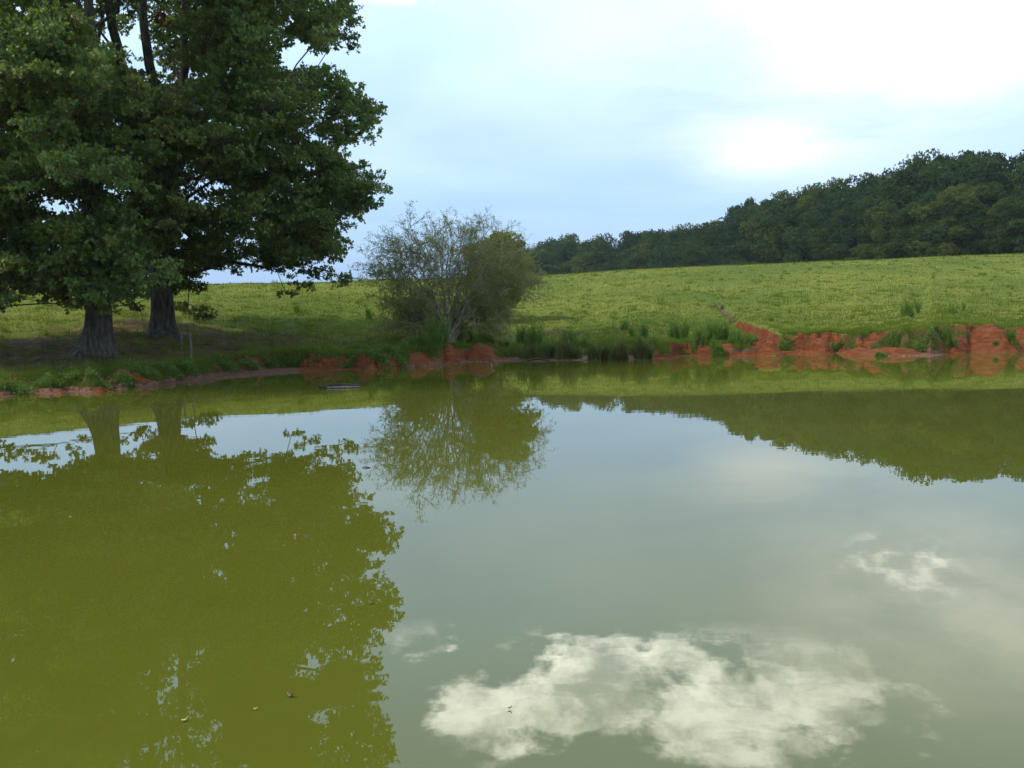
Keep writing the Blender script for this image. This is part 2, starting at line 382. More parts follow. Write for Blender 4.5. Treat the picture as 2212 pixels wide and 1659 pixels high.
def on_ground(px, py, fn=None):
    d = ray(px, py); rr = np.linspace(12, 180, 8000); k = rr / math.hypot(d[0], d[1])
    P = EYE[None] + d[None] * k[:, None]
    zz = (fn or (lambda X, Y: base_profile(X, Y)[4]))(P[:, 0], P[:, 1])
    hit = np.nonzero(P[:, 2] < zz)[0]
    if len(hit) == 0: return at_range(px, py, 60)
    i = hit[0]; return np.array([P[i, 0], P[i, 1], zz[i]])
GP = [(on_ground(x, y), d, w) for x, y, d, w in gully_px]
TP = [on_ground(x, y) for x, y in track_px]
oak_left = on_ground(212, 768); oak_right = on_ground(350, 728)
soil_spots = [(oak_left, 8.0, .56), (oak_right, 7.0, .54)] + [(on_ground(x, y), s, k) for x, y, s, k in
              ((560, 735, 4.0, .55), (700, 735, 2.5, .5), (836, 711, 1.5, .7), (1190, 716, 1.3, .9), (1235, 728, .9, .7), (120, 770, 7, .8), (1262, 738, .7, .9))]

def ground(x, y):
    a, r, q, s, z, bare, rl, rc, m2 = base_profile(x, y)
    inland = sstep(r - rl, 0.0, 3.0)
    front = (y > 5)
    z = z + inland * (0.16 * fbm(x * .12, y * .12, 3) + 0.05 * fbm(x * .9, y * .9, 3)) * sstep(rc + 30 - r, 0, 25)
    near = sstep(60 - r, 0, 20) * sstep(r - rl, -0.1, 0.6)
    z = z + near * 0.045 * fbm(x * 2.6, y * 2.6, 3)
    facez = ((s > 0) & (s < 1)).astype(float)
    clump = fbm(x * 1.1, y * 1.1, 4)
    clay = facez * np.clip(bare * 1.35 - 0.45 + 1.5 * clump, 0, 1)
    z = z + facez * (0.16 * fbm(x * 1.5, y * 1.5, 3) + 0.09 * fbm(x * 4.0, y * 4.0 + z * 3, 4)) * (z > 0.02) * sstep(s, 0, .3)
    clay = np.maximum(clay, ((s >= 1) & (s < 1.15)) * clay)
    mud = ((q > -0.4) & (s <= 0.05)) * 1.0
    clay = np.maximum(clay, mud * 0.75 * (bare > .75))
    mud = mud * np.where(bare > .75, 0.35, 1.0)
    for (ma, mr, H, W, sb) in MD:
        lat = (a - ma) * mr; dep = r - mr
        dd = np.sqrt((lat / W)**2 + np.where(dep < 0, dep / sb, dep / (sb * 1.5 + .6))**2)
        dd = dd * (1 + 0.16 * fbm(x * 2.2 + ma * 9, y * 2.2, 3))
        sh = np.where(dd < 1.15, H * np.clip(1 - dd**1.7, -0.3, 1) + .10 * fbm(x * 3.3, y * 3.3, 4) * np.clip(1.1 - dd, 0, 1), -9)
        up = sh > z
        z = np.where(up, sh, z); c = (up & (dep < 0.55)) * 1.0
        clay = np.maximum(clay, c); mud = mud * (1 - c * (z > 0.05))
    soil = np.zeros_like(z)
    for (p, S, k) in soil_spots:
        dd = np.hypot((x - p[0]), (y - p[1]) * 1.0) / S
        soil = np.maximum(soil, k * (1 - sstep(dd, 0.45, 1.1)))
    soil = np.where((s > 0) & (s <= 1), np.maximum(soil, .75 + .3 * clump), soil)
    soil = np.clip(soil + 0.35 * fbm(x * .7, y * .7, 4) * (soil > 0.02), 0, 1) * (s > 0)
    cut = np.zeros_like(z)
    for (p0, d0, w0), (p1, d1, w1) in zip(GP[:-1], GP[1:]):
        vx, vy = p1[0] - p0[0], p1[1] - p0[1]; L2 = vx * vx + vy * vy
        t = np.clip(((x - p0[0]) * vx + (y - p0[1]) * vy) / L2, 0, 1)
        dx = x - p0[0] - t * vx; dy = y - p0[1] - t * vy
        dd = np.hypot(dx, dy) / (w0 + (w1 - w0) * t) * (1 + 0.25 * fbm(x * 2, y * 2, 3))
        cut = np.maximum(cut, (d0 + (d1 - d0) * t) * (1 - sstep(dd, 0.35, 1.0)))
    trk = np.zeros_like(z)
    for p0, p1 in zip(TP[:-1], TP[1:]):
        vx, vy = p1[0] - p0[0], p1[1] - p0[1]; L2 = vx * vx + vy * vy
        t = np.clip(((x - p0[0]) * vx + (y - p0[1]) * vy) / L2, 0, 1)
        trk = np.maximum(trk, 1 - sstep(np.hypot(x - p0[0] - t * vx, y - p0[1] - t * vy), .08, .35))
    soil = np.maximum(soil, trk * .9)
    cut = np.maximum(cut, trk * .16)
    zc = np.maximum(z - cut, 0.10)
    land = (z > 0.1)
    z = np.where(land, zc, z); clay = np.where(land & (cut > 0.12 + 0.10 * fbm(x * 2.4, y * 2.4, 3)) & (trk < .05), 1.0, clay)
    # near bank where the photographer stands
    zn = np.clip((2.0 - y) * 0.55, -1.3, 0.28) + 0.02 * fbm(x * 2, y * 2, 3)
    isn = zn > z
    z = np.where(isn, zn, z); mud = np.where(isn, (zn < .12) * 1.0, mud); clay = np.where(isn, 0, clay)
    return z, clay, soil, mud, s, rl, rc, r, a

def build_ground():
    th = np.concatenate([np.linspace(-math.pi, rad(-37), 90, endpoint=False), np.linspace(rad(-37), rad(37), 1500, endpoint=False), np.linspace(rad(37), math.pi, 91)])
    rs = np.interp(th, SA, SR)
    f1 = np.linspace(0.02, 1, 34)                       # up to the shore
    f2 = np.linspace(0, 1, 230)                         # the bank
    f3 = np.linspace(0, 1, 150)                         # the meadow
    f4 = np.geomspace(1, 60, 40)
    rows = []
    in_r = np.maximum(rs - 0.6, 0.3)
    for f in f1: rows.append(in_r * f)
    o_r = rs + 6.5
    for f in f2[1:]: rows.append(in_r + (o_r - in_r) * f)
    rc = np.maximum(np.interp(th, CA, CR) + 6, o_r + 10)
    for f in f3[1:]: rows.append(o_r * (rc / o_r)**f)
    for f in f4[1:]: rows.append(rc + (f - 1) * 28)
    Rr = np.array(rows); T = np.broadcast_to(th, Rr.shape)
    x = Rr * np.sin(T); y = Rr * np.cos(T)
    z, clay, soil, mud, *_ = ground(x, y)
    R_, C_ = Rr.shape
    v = np.stack([x, y, z], -1).reshape(-1, 3)
    i = np.arange(R_ - 1)[:, None] * C_; j = np.arange(C_ - 1)[None]
    f = np.stack([i + j, i + C_ + j, i + C_ + j + 1, i + j + 1], -1).reshape(-1, 4)[:, ::-1]
    o = new_mesh('ground', v, f, M['ground'], None, True, None, {'clay': clay.ravel(), 'soil': soil.ravel(), 'mud': mud.ravel()})
    o['kind'] = 'structure'
    return o
build_ground()

# the pond
n = 96
wa = np.linspace(-math.pi, math.pi, n, endpoint=False)
wv = np.array([[90 * math.sin(t), 90 * math.cos(t) * .55 + 18, 0.0] for t in wa] + [[0, 18, 0.0]])
wf = np.array([[i, n, (i + 1) % n] for i in range(n)])
def shore_r(a): return float(np.interp(a, SA, SR))
wring = []
for t in np.linspace(-math.pi, math.pi, 720, endpoint=False):
    rr = shore_r(t) + 1.5; wring.append([rr * math.sin(t), rr * math.cos(t), 0.0])
wv = np.array(wring + [[0, 0, 0.0]]); n = 720
wf = np.array([[(i + 1) % n, i, n] for i in range(n)])
pond = new_mesh('water', wv, wf, M['water']); pond['kind'] = 'structure'

# ------------------------------------------------------------------ grass
def blades(x, y, z, h, wd, lean, rng, droop=0.0):
    n = len(x); ph = rng.random(n) * 2 * math.pi; fa = rng.random(n) * 2 * math.pi
    b = np.stack([x, y, z - 0.01], -1); s = np.stack([np.cos(fa), np.sin(fa), 0 * x], -1) * wd[:, None] * .5
    L = np.stack([np.cos(ph) * lean, np.sin(ph) * lean, np.ones(n)], -1) * h[:, None]
    v = np.empty((n, 3, 3)); v[:, 0] = b - s; v[:, 1] = b + s; v[:, 2] = b + L
    return v.reshape(-1, 3), np.arange(n * 3).reshape(n, 3)
def build_grass():
    rng = np.random.default_rng(21)
    n = 620000
    a = rng.uniform(rad(-35), rad(35), n)
    _rs = np.interp(a, SA, SR); rl0 = _rs + 0.6; rc = np.interp(a, CA, CR) + 3
    inv = rng.uniform(1 / rc, 1 / rl0)
    r = 1 / inv
    x = r * np.sin(a); y = r * np.cos(a)
    z, clay, soil, mud, s, rl, rc2, r, a = ground(x, y)
    tuft = fbm(x * .8, y * .8, 4); fine = fbm(x * 3.1 + 40, y * 3.1, 3); big = fbm(x * .13 + 9, y * .13, 3)
    keep = (clay < 0.3) & (mud < 0.3) & (s > 0.15) & (rng.random(n) > soil * 1.05 + 0.05) & (z > 0.12)
    keep &= rng.random(n) < 0.55 + 0.6 * fine
    x, y, z, r, tuft, fine, big = (q[keep] for q in (x, y, z, r, tuft, fine, big)); n = len(x)
    h = (0.05 + 0.05 * rng.random(n) + 0.05 * np.clip(tuft, 0, 1) + 0.10 * (rng.random(n) > .985)) * (1 + 0.004 * (r - 35))
    wd = 0.016 * (r / 35)**1.0 * (0.7 + rng.random(n) * .7)
    v, f = blades(x, y, z, h, wd, 0.55 * rng.random(n) + 0.15, rng)
    streak = fbm(x * .35 + 90, (y + .4 * x) * 1.1, 4)
    tint = np.clip(0.50 + 0.60 * big + 0.25 * tuft + .45 * streak + 0.12 * (rng.random(n) - .5), 0, .92)
    tint = np.where(rng.random(n) > 0.965 - .35 * np.clip(fbm(x * .22 + 31, y * .5, 4) - .12, 0, 1), 0.99, tint)
    o = new_mesh('grass', v, f, M['grass'], None, False, np.repeat(tint, 3)); o['kind'] = 'stuff'
    o['label'] = 'short yellow green meadow grass covering the slope above the pond'; o['category'] = 'grass'
    # longer darker grass fringing and overhanging the lip of the bank
    n = 230000
    a = rng.uniform(rad(-35), rad(35), n); _rs = np.interp(a, SA, SR)
    m = np.interp(a, BA, BM); w = np.interp(a, BA, BW)
    r = _rs + m + w + rng.gamma(1.5, 0.5, n) - np.where(rng.random(n) < .5, .45, w * 1.1)
    x = r * np.sin(a); y = r * np.cos(a)
    z, clay, soil, mud, s, rl, rc2, r, a = ground(x, y)
    den = fbm(x * .9 + 70, y * .9, 3)
    keep = (s > 0.12) & (clay < .45) & (z > 0.12) & (rng.random(n) < 0.65 + 0.9 * den) & ((rng.random(n) > soil * .75) | (s < 1))
    x, y, z, r, den = (q[keep] for q in (x, y, z, r, den)); n = len(x)
    px_ = np.tan(a[keep]) * FPX + 1106 if len(a) == len(keep) else np.tan(a) * FPX + 1106
    tall = 1 + .45 * sstep(px_, 1080, 1120) * sstep(1430 - px_, 0, 40) + .5 * sstep(px_, 850, 900) * sstep(1100 - px_, 0, 30)
    h = (0.07 + 0.12 * rng.random(n) * (1 + np.clip(den, 0, 1))) * tall; wd = 0.014 + 0.010 * rng.random(n)
    v, f = blades(x, y, z, h, wd, 0.9 * rng.random(n) + .1, rng)
    tint = np.clip(0.45 + 0.5 * den + .3 * (rng.random(n) - .5), 0, 1)
    o = new_mesh('bank_grass', v, f, M['bank_grass'], None, False, np.repeat(tint, 3)); o['kind'] = 'stuff'
    o['label'] = 'longer green grass fringing the lip of the red bank'; o['category'] = 'grass'
    # small ragged tufts and weeds that break up the meadow
    n0 = 2600
    a = rng.uniform(rad(-35), rad(35), n0); rl0 = np.interp(a, SA, SR) + 2.5; rc = np.interp(a, CA, CR) + 1
    r = 1 / rng.uniform(1 / rc, 1 / rl0); x = r * np.sin(a); y = r * np.cos(a)
    k = 26
    sc = rng.uniform(.08, .32, n0)
    X = (x[:, None] + rng.normal(size=(n0, k)) * sc[:, None]).ravel(); Y = (y[:, None] + rng.normal(size=(n0, k)) * sc[:, None] * .6).ravel()
    z, clay, soil, mud, s, rl, rc2, r, a = ground(X, Y)
    hh = np.repeat(rng.uniform(.07, .24, n0) * rng.choice([1, 1, 1, 1.7], n0), k) * rng.uniform(.5, 1.1, n0 * k)
    tt = np.repeat(rng.choice([0.05, .1, .3, .5, .97], n0), k)
    keep = (clay < .3) & (mud < .3) & (s > 1)
    X, Y, z, hh, tt, r = (q[keep] for q in (X, Y, z, hh, tt, r))
    v, f = blades(X, Y, z, hh, 0.018 * r / 35, .5 * rng.random(len(X)), rng)
    o = new_mesh('meadow_tufts', v, f, M['bank_grass'], None, False, np.repeat(tt, 3)); o['kind'] = 'stuff'
    o['label'] = 'ragged darker grass tufts dotted over the sloping meadow'; o['category'] = 'grass'
build_grass()

# ------------------------------------------------------------------ oaks
CROWN = np.array([(400, -640), (560, -560), (690, -380), (740, -250), (800, -110), (770, -10), (768, 100), (712, 116), (672, 128), (735, 160), (775, 200), (822, 240), (800, 300), (755, 335),
                  (775, 375), (840, 392), (838, 430), (790, 472), (758, 480), (768, 520), (728, 560), (752, 600), (748, 618), (700, 606), (672, 640), (615, 640), (600, 605), (540, 590), (500, 610),
                  (420, 600), (385, 640), (330, 655), (280, 632), (250, 665), (205, 675), (150, 650), (100, 632), (40, 668), (-60, 660), (-200, 610), (-420, 500), (-640, 200), (-600, -200), (-380, -520), (0, -680)], float)
def poly_sd(P, poly):
    """signed distance, positive inside"""
    x, y = P[:, 0], P[:, 1]; inside = np.zeros(len(P), bool); dmin = np.full(len(P), 1e9)
    for (x0, y0), (x1, y1) in zip(poly, np.roll(poly, -1, 0)):
        c = ((y0 > y) != (y1 > y)) & (x < (x1 - x0) * (y - y0) / (y1 - y0 + 1e-12) + x0); inside ^= c
        L2 = (x1 - x0)**2 + (y1 - y0)**2
        t = np.clip(((x - x0) * (x1 - x0) + (y - y0) * (y1 - y0)) / L2, 0, 1)
        dmin = np.minimum(dmin, np.hypot(x - x0 - t * (x1 - x0), y - y0 - t * (y1 - y0)))
    return np.where(inside, dmin, -dmin)

def grow(root_nodes, targets, rng, seg=1.1, tip_r=0.012):
    """joins every target to the nearest suitable node; returns nodes, parent, radius"""
    P = [np.array(p, float) for p in root_nodes]; par = [i - 1 for i in range(len(P))]
    base = P[0]
    order = np.argsort([np.linalg.norm(t - P[len(root_nodes) // 2]) for t in targets])
    arr = np.array(P)
    for oi in order:
        t = targets[oi]
        d = arr - t; dist = np.linalg.norm(d, axis=1)
        below = np.clip(arr[:, 2] - t[2] , 0, None) * 1.1
        trunk = np.linalg.norm(arr[:, :2] - base[:2], axis=1); tr = np.linalg.norm(t[:2] - base[:2])
        outw = np.clip(trunk - tr, 0, None) * 2.0
        i = int(np.argmin(dist + below + outw + (np.arange(len(arr)) < 2) * 4))
        a = arr[i]; L = dist[i]; k = max(1, int(L / seg)); prev = i; new = []
        for j in range(1, k + 1):
            f = j / k; p = a + (t - a) * f
            p = p + np.array([0, 0, 1]) * math.sin(f * math.pi) * L * 0.06 + rng.normal(size=3) * 0.10 * (j < k) * min(1, L / 3)
            new.append(p); par.append(prev); prev = len(par) - 1
        arr = np.concatenate([arr, np.array(new)])
    n = len(arr); r = np.zeros(n); ch = [[] for _ in range(n)]
    for i, p in enumerate(par):
        if p >= 0: ch[p].append(i)
    for i in range(n - 1, -1, -1):
        if not ch[i]: r[i] = tip_r
        else: r[i] = sum(r[c]**2.25 for c in ch[i])**(1 / 2.25)
    return arr, par, ch, r
def skeleton_tubes(arr, par, ch, r, T, skip=0, k=6, cap=9):
    done = set(); starts = [0]
    while starts:
        s = starts.pop(); line = [s] if par[s] < 0 else [par[s], s]
        cur = s
        while ch[cur]:
            c = sorted(ch[cur], key=lambda q: -r[q]); starts.extend(c[1:]); cur = c[0]; line.append(cur)
        rr = r[line].copy()
        if par[s] >= 0: rr[0] = min(rr[0], rr[1] * 1.25)
        rr = np.minimum(rr, cap)
        if len(line) > 1: T.add(arr[line], rr, k if rr[0] > .05 else 4)

def oak_trunk(base, lean, h, r0, flare, seed, mat, parent):
    rng = np.random.default_rng(seed); kk = 40; zs = np.concatenate([np.linspace(-0.5, 1.4, 16), np.linspace(1.7, h, 14)])
    ang = np.arange(kk) * 2 * math.pi / kk; v = []
    lobes = [(rng.uniform(0, 6.28), rng.uniform(.6, 1.1)) for _ in range(7)]
    for z in zs:
        fl = flare * math.exp(-max(z + .1, 0) / 0.42) + 0.18 * math.exp(-max(z, 0) / 1.6)
        taper = r0 * (1 - 0.035 * max(z, 0))
        lob = sum(w * np.maximum(0, np.cos(ang - p))**7 for p, w in lobes)
        rr = taper * (1 + fl * (0.18 + 1.25 * lob) + .10 * lob) * (1 + 0.09 * fbm(ang * 3, ang * 0 + z * .8, 3)) + 0.02 * fbm(np.cos(ang) * 9 + z * .3, np.sin(ang) * 9, 2)
        c = np.array(base) + np.array([lean[0] * z + .10 * math.sin(z * .7), lean[1] * z, z])
        v.append(np.stack([c[0] + rr * np.cos(ang), c[1] + rr * np.sin(ang), np.full(kk, c[2])], -1))
    v = np.concatenate(v) - np.array(base)
    i = np.arange(len(zs) - 1)[:, None] * kk; j = np.arange(kk)[None]; j2 = (j + 1) % kk
    f = np.stack([i + j, i + j2, i + kk + j2, i + kk + j], -1).reshape(-1, 4)
    return new_mesh('trunk', v, f, mat, parent, True)

def clump_leaves(c, R, n_tips, per, rng, leaf, flat=0.62, droop=0.25, rag=.22):
    """leaves in whorls at the twig tips of one clump"""
    u = rand_dirs(n_tips, rng); u[:, 2] = np.where(rng.random(n_tips) < .55, np.abs(u[:, 2]), u[:, 2])
    rr = R * (0.35 + 0.65 * rng.random(n_tips)**0.45) * (1 + rag * rng.normal(size=n_tips))
    tips = c + u * rr[:, None] * np.array([1, 1, flat])
    T = np.repeat(tips, per, 0); U = np.repeat(u, per, 0)
    ax = U * .55 + rand_dirs(len(T), rng) * .9; ax[:, 2] -= droop; ax /= np.linalg.norm(ax, axis=1)[:, None]
    pos = T + rand_dirs(len(T), rng) * 0.07 * leaf / .13 * rng.random((len(T), 1))
    L = leaf * (0.7 + 0.6 * rng.random(len(T)))
    return pos, ax, L, tips

def build_oaks():
    rng = np.random.default_rng(3)
    cand = np.stack([rng.uniform(-660, 860, 5200), rng.uniform(-700, 690, 5200)], -1)
    cand = np.concatenate([np.stack([rng.uniform(-60, 860, 2000), rng.uniform(-60, 690, 2000)], -1), cand[:3600]]); rng.shuffle(cand)
    sd = poly_sd(cand, CROWN)
    gaps = [(118, 455, 34), (60, 500, 22), (5, 270, 26), (285, 120, 40), (345, 175, 24), (545, 505, 16), (395, 370, 14), (30, 395, 20), (430, 520, 12), (185, 90, 26), (640, 140, 30), (560, 560, 12), (130, 560, 22), (20, 560, 24)]
    pts = []
    centers = {0: (oak_left, 212), 1: (oak_right, 350)}
    out = {0: [], 1: []}
    for (x, y), d in zip(cand, sd):
        if len(out[0]) + len(out[1]) >= 1250: break
        if d < 11: continue
        if any(math.hypot(x - gx, (y - gy)) < gr + 12 for gx, gy, gr in gaps): continue
        # which tree: the left one is nearer and reaches low to the left
        own = 0 if x < 250 + rng.normal() * 60 else 1
        if own == 1 and x < 60: own = 0
        base, tx = centers[own]
        if y > 560 and 170 < x < 260 : own = 0; base, tx = centers[0]
        Wp = 560.0; hh = (y + 20) / 660.0                    # ellipse half width / height in picture units
        e = 1 - ((x - tx) / Wp)**2 * .8 - (hh * .85)**2
        Dm = 8.5 * math.sqrt(max(e, 0.10))
        dep = rng.uniform(-1, 1); dep = math.copysign(abs(dep)**0.75, dep) * Dm
        dep0 = base[1] + dep + (-1.0 if own == 0 else 0)
        if own == 0 and y > 420: dep0 = rng.uniform(24.5, 29.5) if rng.random() < .8 or y > 560 else dep0
        mpp = dep0 / FPX
        R = min(rng.uniform(.75, 1.35), max(0.42, d * mpp * 1.2))
        p = at_depth(x, y, dep0)
        if p[2] < (2.0 + R * .4 if dep0 < 30 else 4.0 + R * .5): continue
        # keep the view up the stems open at the top left, as the photograph does
        if -120 < y < 185 and 150 < x < 425 and (dep < 2.5 or rng.random() < .35): continue
        if vnoise(x / 58.0 + 40, y / 44.0) < (.27 if y < 430 else .17): continue
        out[own].append((p, R, dep))
    # hand-placed sprays: low boughs and outline tips
    extra = [(1, 618, 632, 37, .45), (1, 640, 622, 37, .4), (1, 672, 600, 37, .5), (1, 735, 612, 36, .45), (1, 752, 595, 36, .4), (1, 700, 590, 36.5, .5), (1, 812, 245, 37, .55), (1, 820, 405, 36, .6), (1, 806, 385, 36, .5),
             (1, 745, 85, 38, .5), (1, 755, 100, 38, .35), (1, 720, 30, 38, .6), (1, 748, 55, 38, .4), (1, 690, 55, 38, .5), (1, 430, 676, 37, .42), (1, 405, 668, 37.5, .45), (1, 385, 655, 38, .5), (1, 440, 688, 36.8, .28), (0, 55, 640, 33, .5), (0, 20, 655, 32, .5), (0, 90, 625, 33.5, .5),
             (0, 130, 640, 34, .5), (0, 165, 655, 34, .45), (0, 215, 640, 26, .5), (0, 190, 610, 25.5, .6), (0, 240, 590, 25.5, .6), (0, 205, 560, 25, .7), (0, 255, 630, 27, .45), (0, 170, 580, 26, .6), (0, 225, 648, 26.5, .4),
             (0, -20, 660, 31, .6), (1, 345, 640, 39.5, .7), (1, 370, 625, 39, .6), (1, 330, 610, 39, .8), (0, 280, 655, 35.5, .35), (0, 300, 668, 36, .3), (0, 320, 640, 36, .35)]
    extra += [(0, 200 + 22 * i, 600 + 14 * j, 26.5 + .4 * j + .3 * i, .5) for i in range(-3, 4) for j in range(-3, 4)] + [(1, 345 + 22 * i, 600 + 12 * j, 38.5, .6) for i in range(-2, 4) for j in range(-4, 3)]
    for own, x, y, dp, R in extra: out[own].append((at_depth(x, y, dp), R, -3))
    spec = [(0, 'old oak with a pale grey trunk, nearest the pond on the left bank', oak_left, 0.35, .6, (.035, .0), 6.0, 31),
            (1, 'massive oak with a dark flared trunk, standing right behind the pale trunked oak', oak_right, 0.45, .75, (-.01, 0), 6.0, 57)]
    for own, label, base, r0, flare, lean, th, seed in spec:
        root = thing('oak_tree', label, 'tree', tuple(base), 'pair of old oaks on the left bank')
        rg = np.random.default_rng(seed)
        oak_trunk(base, lean, th + 1.0, r0, flare, seed, M['bark'], root)
        top = np.array(base) + np.array([lean[0] * th, lean[1] * th, th])
        rn = [np.array(base) + np.array([lean[0] * z, lean[1] * z, z]) for z in (1.0, 2.2, 3.2, 4.2, 5.2, 6.0)]
        # leaders
        targets = []
        for k in range(5):
            an = rg.uniform(0, 6.28); targets.append(top + np.array([math.cos(an) * 2.0, math.sin(an) * 2.0, 7 + k * 1.2]))
        targets += [c - np.array([0, 0, .1]) for c, R, _ in out[own]]
        arr, par, ch, r = grow(rn, targets, rg, 1.2, 0.016)
        r = np.minimum(r * (0.92 if own else .85), r0 * .8)
        T = Tubes(); skeleton_tubes(arr, par, ch, r, T, k=8, cap=r0 * .8)
        stems = ([[(212, 600, .30), (208, 400, .26), (205, 200, .21), (198, 90, .18), (196, -10, .15), (180, -200, .10), (170, -330, .05)], [(199, 100, .13), (182, 45, .10), (163, -10, .09), (120, -120, .05)]] if own == 0 else
                 [[(350, 600, .40), (325, 330, .32), (285, 200, .24), (262, 130, .20), (240, 30, .17), (225, -60, .13), (215, -250, .08)], [(352, 560, .34), (350, 300, .26), (325, 160, .20), (312, 40, .17), (305, -60, .14), (310, -300, .07)],
                  [(356, 480, .28), (385, 250, .20), (398, 110, .15), (402, 0, .13), (420, -150, .08)], [(290, 210, .12), (272, 175, .10), (255, 120, .07), (215, 60, .04)], [(360, 420, .18), (470, 190, .12), (560, 112, .08), (640, 92, .05)]])
        for ln in stems:
            pp = np.array([at_depth(px, py, base[1] - (.2 if own == 0 else 1.2)) for px, py, _ in ln]); rr = [q[2] for q in ln]
            tt = np.linspace(0, len(pp) - 1, len(pp) * 4); fi = np.minimum(tt.astype(int), len(pp) - 2); fr = (tt - fi)[:, None]
            pm = pp[fi] * (1 - fr) + pp[fi + 1] * fr; pm[1:-1] = (pm[:-2] + pm[2:] + pm[1:-1]) / 3; pm = pm + fbm(tt * 1.3 + own * 9, tt * 0, 2)[:, None] * .08
            T.add(pm, np.interp(tt, range(len(pp)), rr), 9)
        T.build('limbs', M['bark'], root, base)
        V = []; F = []; TT = []; nn = 0
        TW = Tubes()
        for (c, R, dep) in out[own]:
            y_dir = c[2]
            ns = max(2, int(round(8.5 * R**1.8)))
            su = rand_dirs(ns, rg); su[:, 2] = np.where(rg.random(ns) < .5, np.abs(su[:, 2]), su[:, 2])
            sc = c + su * (R * rg.uniform(.4, 1.2, ns))[:, None] * np.array([1, 1, .6])
            PP = []; AA = []; LL = []; tp = []
            for q in sc:
                sr = rg.uniform(.20, .48)
                pos, ax, L, t_ = clump_leaves(q, sr, int(4 + 60 * sr * sr + rg.integers(0, 3)), 8, rg, 0.135, .5, .3)
                PP.append(pos); AA.append(ax); LL.append(L); tp.append(t_[:2])
            pos = np.concatenate(PP); ax = np.concatenate(AA); L = np.concatenate(LL); tp = np.concatenate(tp + [sc])
            v, f = leaves(pos, ax, L, L * 0.6, rg)
            V.append(v); F.append(f + nn); nn += len(v)
            ct = rg.uniform(0.05, .85)
            TT.append(np.repeat(np.clip(ct + .25 * rg.normal(size=len(pos)), 0, 1), 4))
            for q in tp[::2]:                                  # fine twigs inside the clump
                mid = (c + q) / 2 + rg.normal(size=3) * .05
                TW.add([c, mid, q], [.012, .008, .004], 3)
        TW.build('twigs', M['bark'], root, base)
        V = np.concatenate(V) - np.array(base)
        new_mesh('crown', V, np.concatenate(F), M['oak_leaf'], root, False, np.concatenate(TT))
        # withered brown sprays and bare dead twigs
        dl = [(203, 423, 30.0, .30), (348, 40, 31, .34)] if own == 0 else [(418, 392, 33, .22), (320, 497, 34, .22), (348, 690, 39.5, .16)]
        for x, y, dp, R in dl:
            c = at_depth(x, y, dp); pos, ax, L, tp = clump_leaves(c, R, 22, 8, rg, .12, .9)
            v, f = leaves(pos, ax, L, L * .5, rg)
            o = new_mesh('withered_leaves', v - np.array(base), f, M['dead_leaf'], root, False, np.repeat(rg.random(len(pos)), 4))
            o['label'] = 'rust brown withered spray of leaves'
        dt = [((60, 145, 31), (78, 190, 31.5), (100, 205, 31.6), (130, 225, 32)), ((272, 520, 31.2), (268, 560, 31.4), (258, 580, 31.5), (256, 612, 31.6))] if own == 0 else \
             [((510, 508, 32.5), (505, 480, 32.8), (480, 455, 33.4), (450, 440, 34)), ((440, 370, 33), (420, 395, 33.4), (400, 410, 34)), ((520, 525, 32.2), (506, 495, 32.6), (500, 470, 33))]
        for line in dt:
            T2 = Tubes(); pp = np.array([at_depth(*q) for q in line]); T2.add(pp, np.linspace(.012, .03, len(pp)), 5)
            for q in pp[:-1]:
                e = q + rg.normal(size=3) * .22; T2.add([q, (q + e) / 2 + rg.normal(size=3) * .04, e], [.012, .009, .004], 4)
            T2.build('dead_branch', M['dead_wood'], root, base)
build_oaks()

